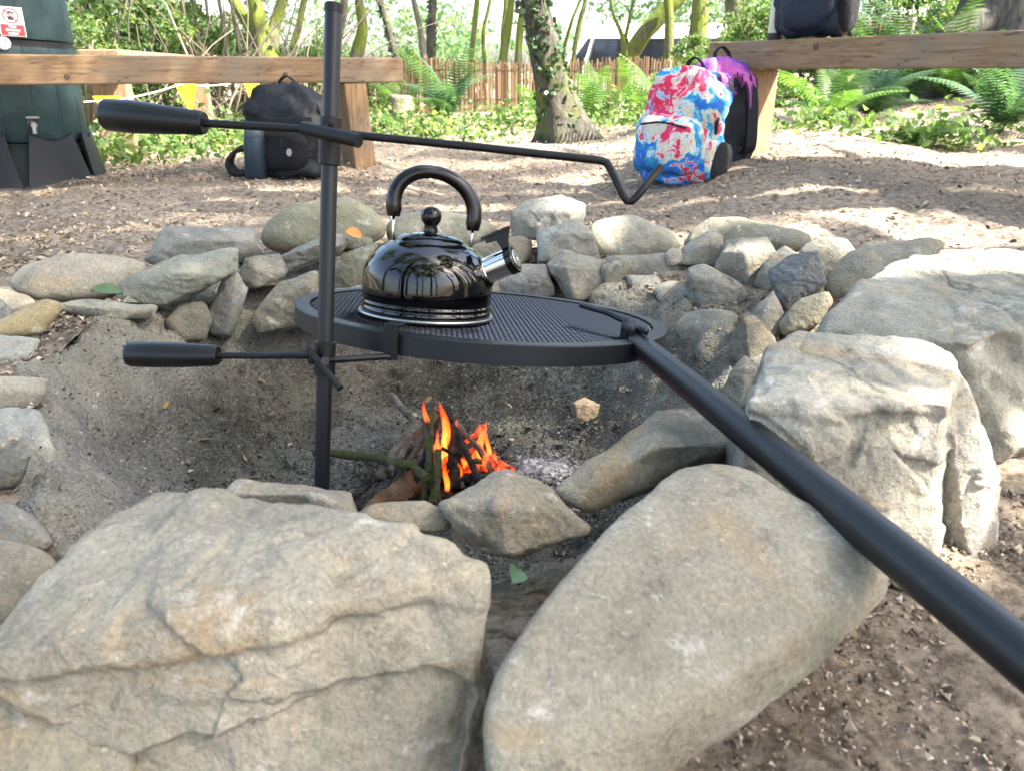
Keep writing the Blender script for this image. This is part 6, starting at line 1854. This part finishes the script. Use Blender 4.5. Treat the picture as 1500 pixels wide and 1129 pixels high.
# ================================================================ van
def van():
    base = at(925, 90, 19.0)
    zg = gz(base.x, 19.0)
    zroof = at(925, 40, 19.0).z
    Hh = zroof - zg
    g = empty('van', (base.x + 0.05, 19.0, zg)); g.rotation_euler = (0, 0, R(-3))
    tag(g, 'white van with tinted side windows parked beyond the reed fence', 'van')
    W = 1.85
    prof = [(-2.35, 0.32), (-2.42, 0.75), (-2.30, 0.98), (-1.75, 1.10), (-1.12, Hh - 0.10), (-0.95, Hh - 0.02), (-0.6, Hh + 0.03), (1.75, Hh + 0.03), (1.98, Hh - 0.03), (2.12, 1.05), (2.18, 0.70), (2.12, 0.32)]
    mb = MB(); n = len(prof)
    lay = [(-W / 2, 0.0, 1.0), (-W / 2 + 0.03, 0.03, 1.0), (W / 2 - 0.03, 0.03, 1.0), (W / 2, 0.0, 1.0)]
    rows = []
    for side_ in (-1, -0.97, 0.97, 1):
        row = []
        for x, z in prof:
            tum = 0.16 * max(0.0, (z - 1.0) / (Hh - 1.0)) if z > 1.0 else 0.0
            y = side_ * (W / 2 - tum)
            s = 1.0 if abs(side_) < 0.99 else 0.985
            row.append(len(mb.v)); mb.v.append((x * s, y, 0.32 + (z - 0.32) * s + (0.0 if s == 1 else 0.008)))
        rows.append(row)
    for a, b_ in zip(rows[:-1], rows[1:]):
        for i in range(n):
            j = (i + 1) % n
            mb.f.append((a[i], a[j], b_[j], b_[i]))
    mb.f.append(tuple(rows[0])); mb.f.append(tuple(rows[-1][::-1]))
    body = mb.build('body', M['van_white'], g, autosmooth=35)
    zb, zt = 1.02, Hh - 0.27
    def pane(name, xa, xb, xc, xd, side_):
        pts = []
        for x, z in ((xa, zb), (xb, zb), (xc, zt), (xd, zt)):
            tum = 0.16 * (z - 1.0) / (Hh - 1.0)
            pts.append(Vector((x, side_ * (W / 2 - tum) * 1.0, z)))
        w_ = MB().prism(pts, Vector((0, side_ * 0.004, 0)), Vector((0, side_ * 0.012, 0))).build(name, M['van_glass'], g)
        c = sum(pts, Vector()) / 4
        fr = MB()
        for i in range(4):
            a = pts[i]; b_ = pts[(i + 1) % 4]
            fr.tube([a + Vector((0, side_ * 0.012, 0)), b_ + Vector((0, side_ * 0.012, 0))], 0.014, 6)
        fr.build('window_seal', M['van_trim'], w_)
    for s in (-1, 1):
        pane('side_window', -1.62, -1.24, -1.02, -1.08, s)
        pane('side_window', -1.14, -0.22, -0.22, -0.94, s)
        pane('side_window', -0.08, 0.98, 0.98, -0.08, s)
        pane('side_window', 1.10, 1.94, 1.88, 1.10, s)
        for x in (-1.55, 1.32):
            wh = MB().lathe([(0.20, -0.10), (0.315, -0.10), (0.33, -0.07), (0.33, 0.07), (0.315, 0.10), (0.20, 0.10)], 28, (x, s * (W / 2 - 0.10), 0.33), Matrix(((1, 0, 0), (0, 0, 1), (0, 1, 0)))).build('wheel', M['rubber'], g, autosmooth=40)
            MB().lathe([(0.205, -0.03), (0.20, 0.02), (0.06, 0.06 * 1), (0.0, 0.06)], 20, (x, s * (W / 2 - 0.10) + s * 0.03, 0.33), Matrix(((1, 0, 0), (0, 0, s), (0, 1, 0)))).build('rim', M['steel_grey'], wh, autosmooth=40)
        MB().bbox((-2.36, s * 0.70, 0.82), (0.12, 0.30, 0.16), 0.03).build('headlight', M['lamp_clear'], g)
        MB().bbox((2.14, s * 0.80, 0.90), (0.08, 0.12, 0.36), 0.02).build('tail_light', M['lamp_red'], g)
        MB().bbox((-1.45, s * (W / 2 + 0.10), 1.12), (0.10, 0.18, 0.20), 0.03).build('mirror', M['van_trim'], g)
        MB().bbox((-0.35, s * (W / 2 + 0.012), 0.92), (0.16, 0.03, 0.03), 0.008).build('door_handle', M['van_trim'], g)
    ws_ = [Vector((-1.70, -0.78, 1.13)), Vector((-1.70, 0.78, 1.13)), Vector((-1.18, 0.66, Hh - 0.16)), Vector((-1.18, -0.66, Hh - 0.16))]
    MB().prism(ws_, Vector((-0.012, 0, 0.010)), Vector((-0.022, 0, 0.018))).build('windscreen', M['van_glass'], g)
    MB().bbox((-2.38, 0, 0.45), (0.14, 1.75, 0.24), 0.04).build('bumper', M['van_trim'], g)
    MB().bbox((2.14, 0, 0.45), (0.14, 1.75, 0.24), 0.04).build('bumper', M['van_trim'], g)
van()

# ================================================================ ferns
def frond_mesh(seed, L, arch, droop, mat):
    rg = np.random.default_rng(seed)
    N_ = 26
    V, F = [], []
    def P(s):
        return np.array([L * (s * math.cos(0.2) * (0.55 + 0.45 * s)), 0.0, L * (arch * s - droop * s ** 2.2)])
    k = 0
    w = 0.004
    for i in range(N_ + 1):
        p_ = P(i / N_)
        ww = w * (1 - 0.8 * i / N_)
        V += [p_ + [0, -ww, 0], p_ + [0, ww, 0]]
    for i in range(N_): F.append((2 * i, 2 * i + 1, 2 * i + 3, 2 * i + 2))
    for i in range(3, N_):
        s = i / N_
        p_ = P(s); tg = P(min(1, s + 0.03)) - P(s - 0.03); tg /= np.linalg.norm(tg)
        ln = 0.27 * L * (math.sin(math.pi * min(1, (s * 0.86 + 0.11))) ** 0.9) * rg.uniform(0.88, 1.06)
        for sd in (-1, 1):
            dr = np.array([tg[0] * 0.38, sd * 1.0, tg[2] * 0.38 - 0.18]); dr /= np.linalg.norm(dr)
            wd = tg * (0.40 * L / N_)
            k = len(V)
            tip = p_ + dr * ln + np.array([0, 0, -0.12 * ln])
            m1 = p_ + dr * ln * 0.5
            V += [p_ - wd, p_ + wd, m1 + wd * 0.9, m1 - wd * 0.9, tip]
            F += [(k, k + 1, k + 2, k + 3), (k + 3, k + 2, k + 4, k + 4)]
    me = bpy.data.meshes.new('frond')
    me.from_pydata([tuple(v) for v in V], [], [tuple(dict.fromkeys(f)) for f in F])
    me.update(); me.materials.append(M[mat])
    return me
FROND = {m_: [frond_mesh(11 + i, 1.0, a, d_, m_) for i, (a, d_) in enumerate(((0.95, 0.50), (0.75, 0.62), (1.15, 0.48)))] for m_ in ('fern', 'fern_blue')}
def fern(label, px, py, Y, n, L, mat, seed, spread=(0, 6.28), tiltr=(0.0, 0.5), zoff=0.0):
    rg = random.Random(seed)
    p_ = at(px, py, Y)
    z = gz(p_.x, Y) + zoff
    g = empty('fern', (p_.x, Y, z)); tag(g, label, 'fern', 'ferns around the clearing')
    for i in range(n):
        o = bpy.data.objects.new('frond', FROND[mat][rg.randrange(3)]); C.objects.link(o); o.parent = g
        a = spread[0] + (spread[1] - spread[0]) * (i + rg.uniform(-.3, .3)) / n
        o.rotation_euler = (rg.uniform(-.25, .25), rg.uniform(-tiltr[1], -tiltr[0]), a)
        s = L * rg.uniform(0.75, 1.1); o.scale = (s, s, s)
        o.location = (rg.uniform(-.03, .03), rg.uniform(-.03, .03), 0)
fern('big upright fern growing in front of the reed fence', 655, 180, 7.6, 13, 0.66, 'fern_blue', 1, tiltr=(0.1, 0.55))
fern('tall fern between the bench end and the tree stump', 585, 170, 8.2, 8, 0.5, 'fern', 2, tiltr=(0.0, 0.5))
fern('fern arching out behind the ivy-clad tree', 868, 190, 6.9, 9, 0.46, 'fern', 3)
fern('fern peeping past the left side of the ivy-clad tree', 788, 175, 8.4, 7, 0.46, 'fern', 13)
fern('bright arching fern behind the tie-dye backpack', 968, 205, 5.3, 10, 0.47, 'fern', 4)
fern('fern spreading between the fence and the tie-dye backpack', 930, 180, 7.3, 8, 0.44, 'fern', 5)
fern('fern beside the right bench post', 1212, 190, 5.6, 11, 0.55, 'fern', 6)
fern('blue-green fern drooping under the right sleeper bench', 1275, 170, 6.4, 12, 0.62, 'fern_blue', 7)
fern('dark fern growing beneath the old tree', 1330, 150, 7.0, 10, 0.6, 'fern_blue', 8)
fern('dense dark fern at the edge of the path', 1470, 200, 4.7, 16, 0.52, 'fern_blue', 9)
fern('low fern lying flat on the leaf litter', 1350, 212, 4.3, 10, 0.30, 'fern', 10, tiltr=(-0.35, 0.0))
for i, (px, Y, L) in enumerate([(1245, 8.6, 0.95), (1300, 8.2, 0.9), (1345, 8.0, 0.85), (1395, 7.0, 0.7)]):
    fern(['tall fern beside the navy backpack on the bank', 'pale fern in front of the bank fence', 'yellow-green fern next to the bank fence', 'fern at the foot of the old tree'][i], px, 110, Y, 12, L, 'fern_blue' if i % 2 == 0 else 'fern', 20 + i, tiltr=(0.0, 0.6))
# ================================================================ stump
sp0 = at(590, 192, 7.3); sp0.z = gz(sp0.x, 7.3) - 0.03
st = trunk_mesh([sp0, sp0 + Vector((0, 0, 0.14)), sp0 + Vector((0.01, 0, 0.25)), sp0 + Vector((0.01, 0, 0.252))], [0.13, 0.115, 0.112, 0.02], 18, 4, 0.2, 'tree_stump', 0.3).build('tree_stump', M['bark_grey'], smooth=True)
relocate(st, sp0); tag(st, 'short weathered tree stump beside the big fern', 'stump')
# ================================================================ bushes
def bush(label, px, Y, s, k, z=0.0, sz=1.0, group='bushes around the clearing', mesh=None):
    p_ = at(px, 106, Y)
    g = empty('bush', (p_.x, Y, gz(p_.x, Y)))
    tag(g, label, 'bush', group)
    o = bpy.data.objects.new('foliage', (mesh or BUSH)[k % len(mesh or BUSH)]); C.objects.link(o); o.parent = g
    o.location = (0, 0, z + 0.55 * s * sz); o.scale = (s, s, s * sz); o.rotation_euler = (0, 0, k * 1.7)
    mb = MB(); rg = random.Random(k + int(px))
    for i in range(5):
        a = rg.uniform(0, 6.28)
        mb.tube([(0.03 * math.cos(a), 0.03 * math.sin(a), -0.03), (0.2 * s * math.cos(a), 0.2 * s * math.sin(a), 0.5 * s * sz), (0.45 * s * math.cos(a + .3), 0.45 * s * math.sin(a + .3), 1.0 * s * sz)], [0.014, 0.010, 0.004], 6)
    mb.build('stems', M['twig'], g, smooth=True)
for i, (px, Y, s, sz) in enumerate(BUSHES):
    bush(BUSHLAB[i], px, Y, s, i, 0.0, sz)
# low leafy ground cover patches
def patch_sampler(patches, hmax):
    def f(rg, n):
        out = []
        w = np.array([p[4] for p in patches], float); w /= w.sum()
        for (px, py, Y, rx, _, ry), c in zip(patches, rg.multinomial(n, w)):
            o = at(px, py, Y)
            x = o.x + rg.normal(size=c) * rx; y = Y + rg.normal(size=c) * ry
            z = ground_h(x, y) + np.abs(rg.normal(size=c)) * hmax * np.exp(-((x - o.x) / rx) ** 2 * 0.4)
            out.append(np.stack([x, y, z], -1))
        return np.concatenate(out)
    return f
rg_ = np.random.default_rng(77)
PATCH = [(210, 205, 4.9, 0.45, 3, 0.35), (330, 205, 5.2, 0.4, 2, 0.35), (430, 190, 6.2, 0.5, 2, 0.4), (560, 190, 6.6, 0.5, 3, 0.45), (620, 205, 6.1, 0.3, 1, 0.25), (700, 190, 7.2, 0.5, 1, 0.4), (760, 172, 7.2, 0.4, 2, 0.35), (880, 175, 7.4, 0.5, 2, 0.5), (930, 170, 6.2, 0.4, 1.5, 0.4), (1200, 185, 5.0, 0.2, 1, 0.25), (1360, 205, 4.3, 0.16, 0.8, 0.14), (1480, 190, 4.8, 0.3, 1, 0.3), (160, 215, 4.4, 0.3, 2, 0.3)]
gc = link('ground_cover', leaf_cloud('ground_cover', patch_sampler(PATCH, 0.10)(rg_, 6500), 0.025, 0.07, 'leaf_bush', 6, up=0.5, aspect=0.75))
tag(gc, 'low green leafy ground cover at the edge of the clearing', 'ground cover', kind='stuff')
# bare twigs of the thicket behind the left bench
mb = MB(); rgt = random.Random(12)
for i in range(130):
    px = rgt.uniform(95, 470); Y = rgt.uniform(6.2, 9.0)
    o = at(px, 106, Y); o.z = gz(o.x, Y) - 0.02
    a = rgt.gauss(0, 0.5); L = rgt.uniform(0.9, 1.9)
    d_ = Vector((math.sin(a), rgt.uniform(-.25, .25), math.cos(a))).normalized()
    pp = [o]
    for k in range(5):
        pp.append(pp[-1] + d_ * L / 5); d_ = (d_ + Vector((rgt.gauss(0, .16) + 0.06 * math.copysign(1, a), rgt.gauss(0, .1), -0.05))).normalized()
    r = rgt.uniform(0.004, 0.012)
    mb.tube(pp, [r, r, r * .8, r * .6, r * .4, r * .2], 5)
tw = mb.build('thicket_twigs', M['twig'], smooth=True)
tag(tw, 'tangle of bare pale twigs in the thicket behind the bench', 'twigs', kind='stuff')
# ---- far woodland, one mass
rgf = np.random.default_rng(99)
for i, (x, y, s, zz) in enumerate(FARWOOD):
    pass
cen = np.array([(x, y, z) for x, y, s, z in FARWOOD]); rad = np.array([s for x, y, s, z in FARWOOD])
fw = link('far_woodland', leaf_cloud('far_woodland', clump_points(rgf, 42000, cen, rad), 0.14, 0.36, 'leaf_far', 5, up=0.3))
tag(fw, 'distant sunlit woodland foliage closing the view', 'woodland', kind='stuff')
# ================================================================ leaf litter
def litter_sampler(rg, n):
    y = 1.9 + (rg.uniform(0, 1, n * 2) ** 1.6) * 8.0
    x = rg.uniform(-0.85, 0.85, n * 2) * (y * 0.80 + 0.8)
    th_ = np.arctan2(y - PCY, x - PCX)
    ok = np.hypot(x - PCX, y - PCY) > rim_r(th_) + 0.25
    dens = 0.25 + 0.75 * sstep(2.4, 4.2, y) + 0.5 * sstep(-0.8, -1.6, x) * (y < 4)
    dens = dens * (0.35 + 0.65 * (vnoise(np.stack([x * 1.6, y * 1.6, np.zeros_like(x)], -1), 3) > -0.25))
    ok &= rg.uniform(0, 1.2, len(x)) < dens
    x, y = x[ok][:n], y[ok][:n]
    return np.stack([x, y, ground_h(x, y) + 0.006], -1)
scatter_bits('leaf_litter', 62000, litter_sampler, 0.004, 0.015, 'litter', 'dry brown leaf litter strewn over the ground', 'leaf litter', 14, quad=True)
def near_sampler(rg, n):
    x = rg.uniform(0.04, 1.1, n); y = rg.uniform(0.10, 1.1, n)
    th_ = np.arctan2(y - PCY, x - PCX); dd = np.hypot(x - PCX, y - PCY) - rim_r(th_)
    m_ = 1 - sstep(0.0, 0.42, dd)
    z = ground_h(x, y) * (1 - m_) + 0.045 * m_
    return np.stack([x, y, z + 0.003], -1)[dd > 0.1]
scatter_bits('earth_crumbs', 26000, near_sampler, 0.0010, 0.0050, 'soil_bits', 'crumbs of dry earth and bark beside the boulders', 'earth crumbs', 15)

scatter_bits('near_litter', 1300, near_sampler, 0.003, 0.011, 'litter', 'scraps of bark and straw on the earth beside the boulders', 'litter scraps', 17, quad=True)
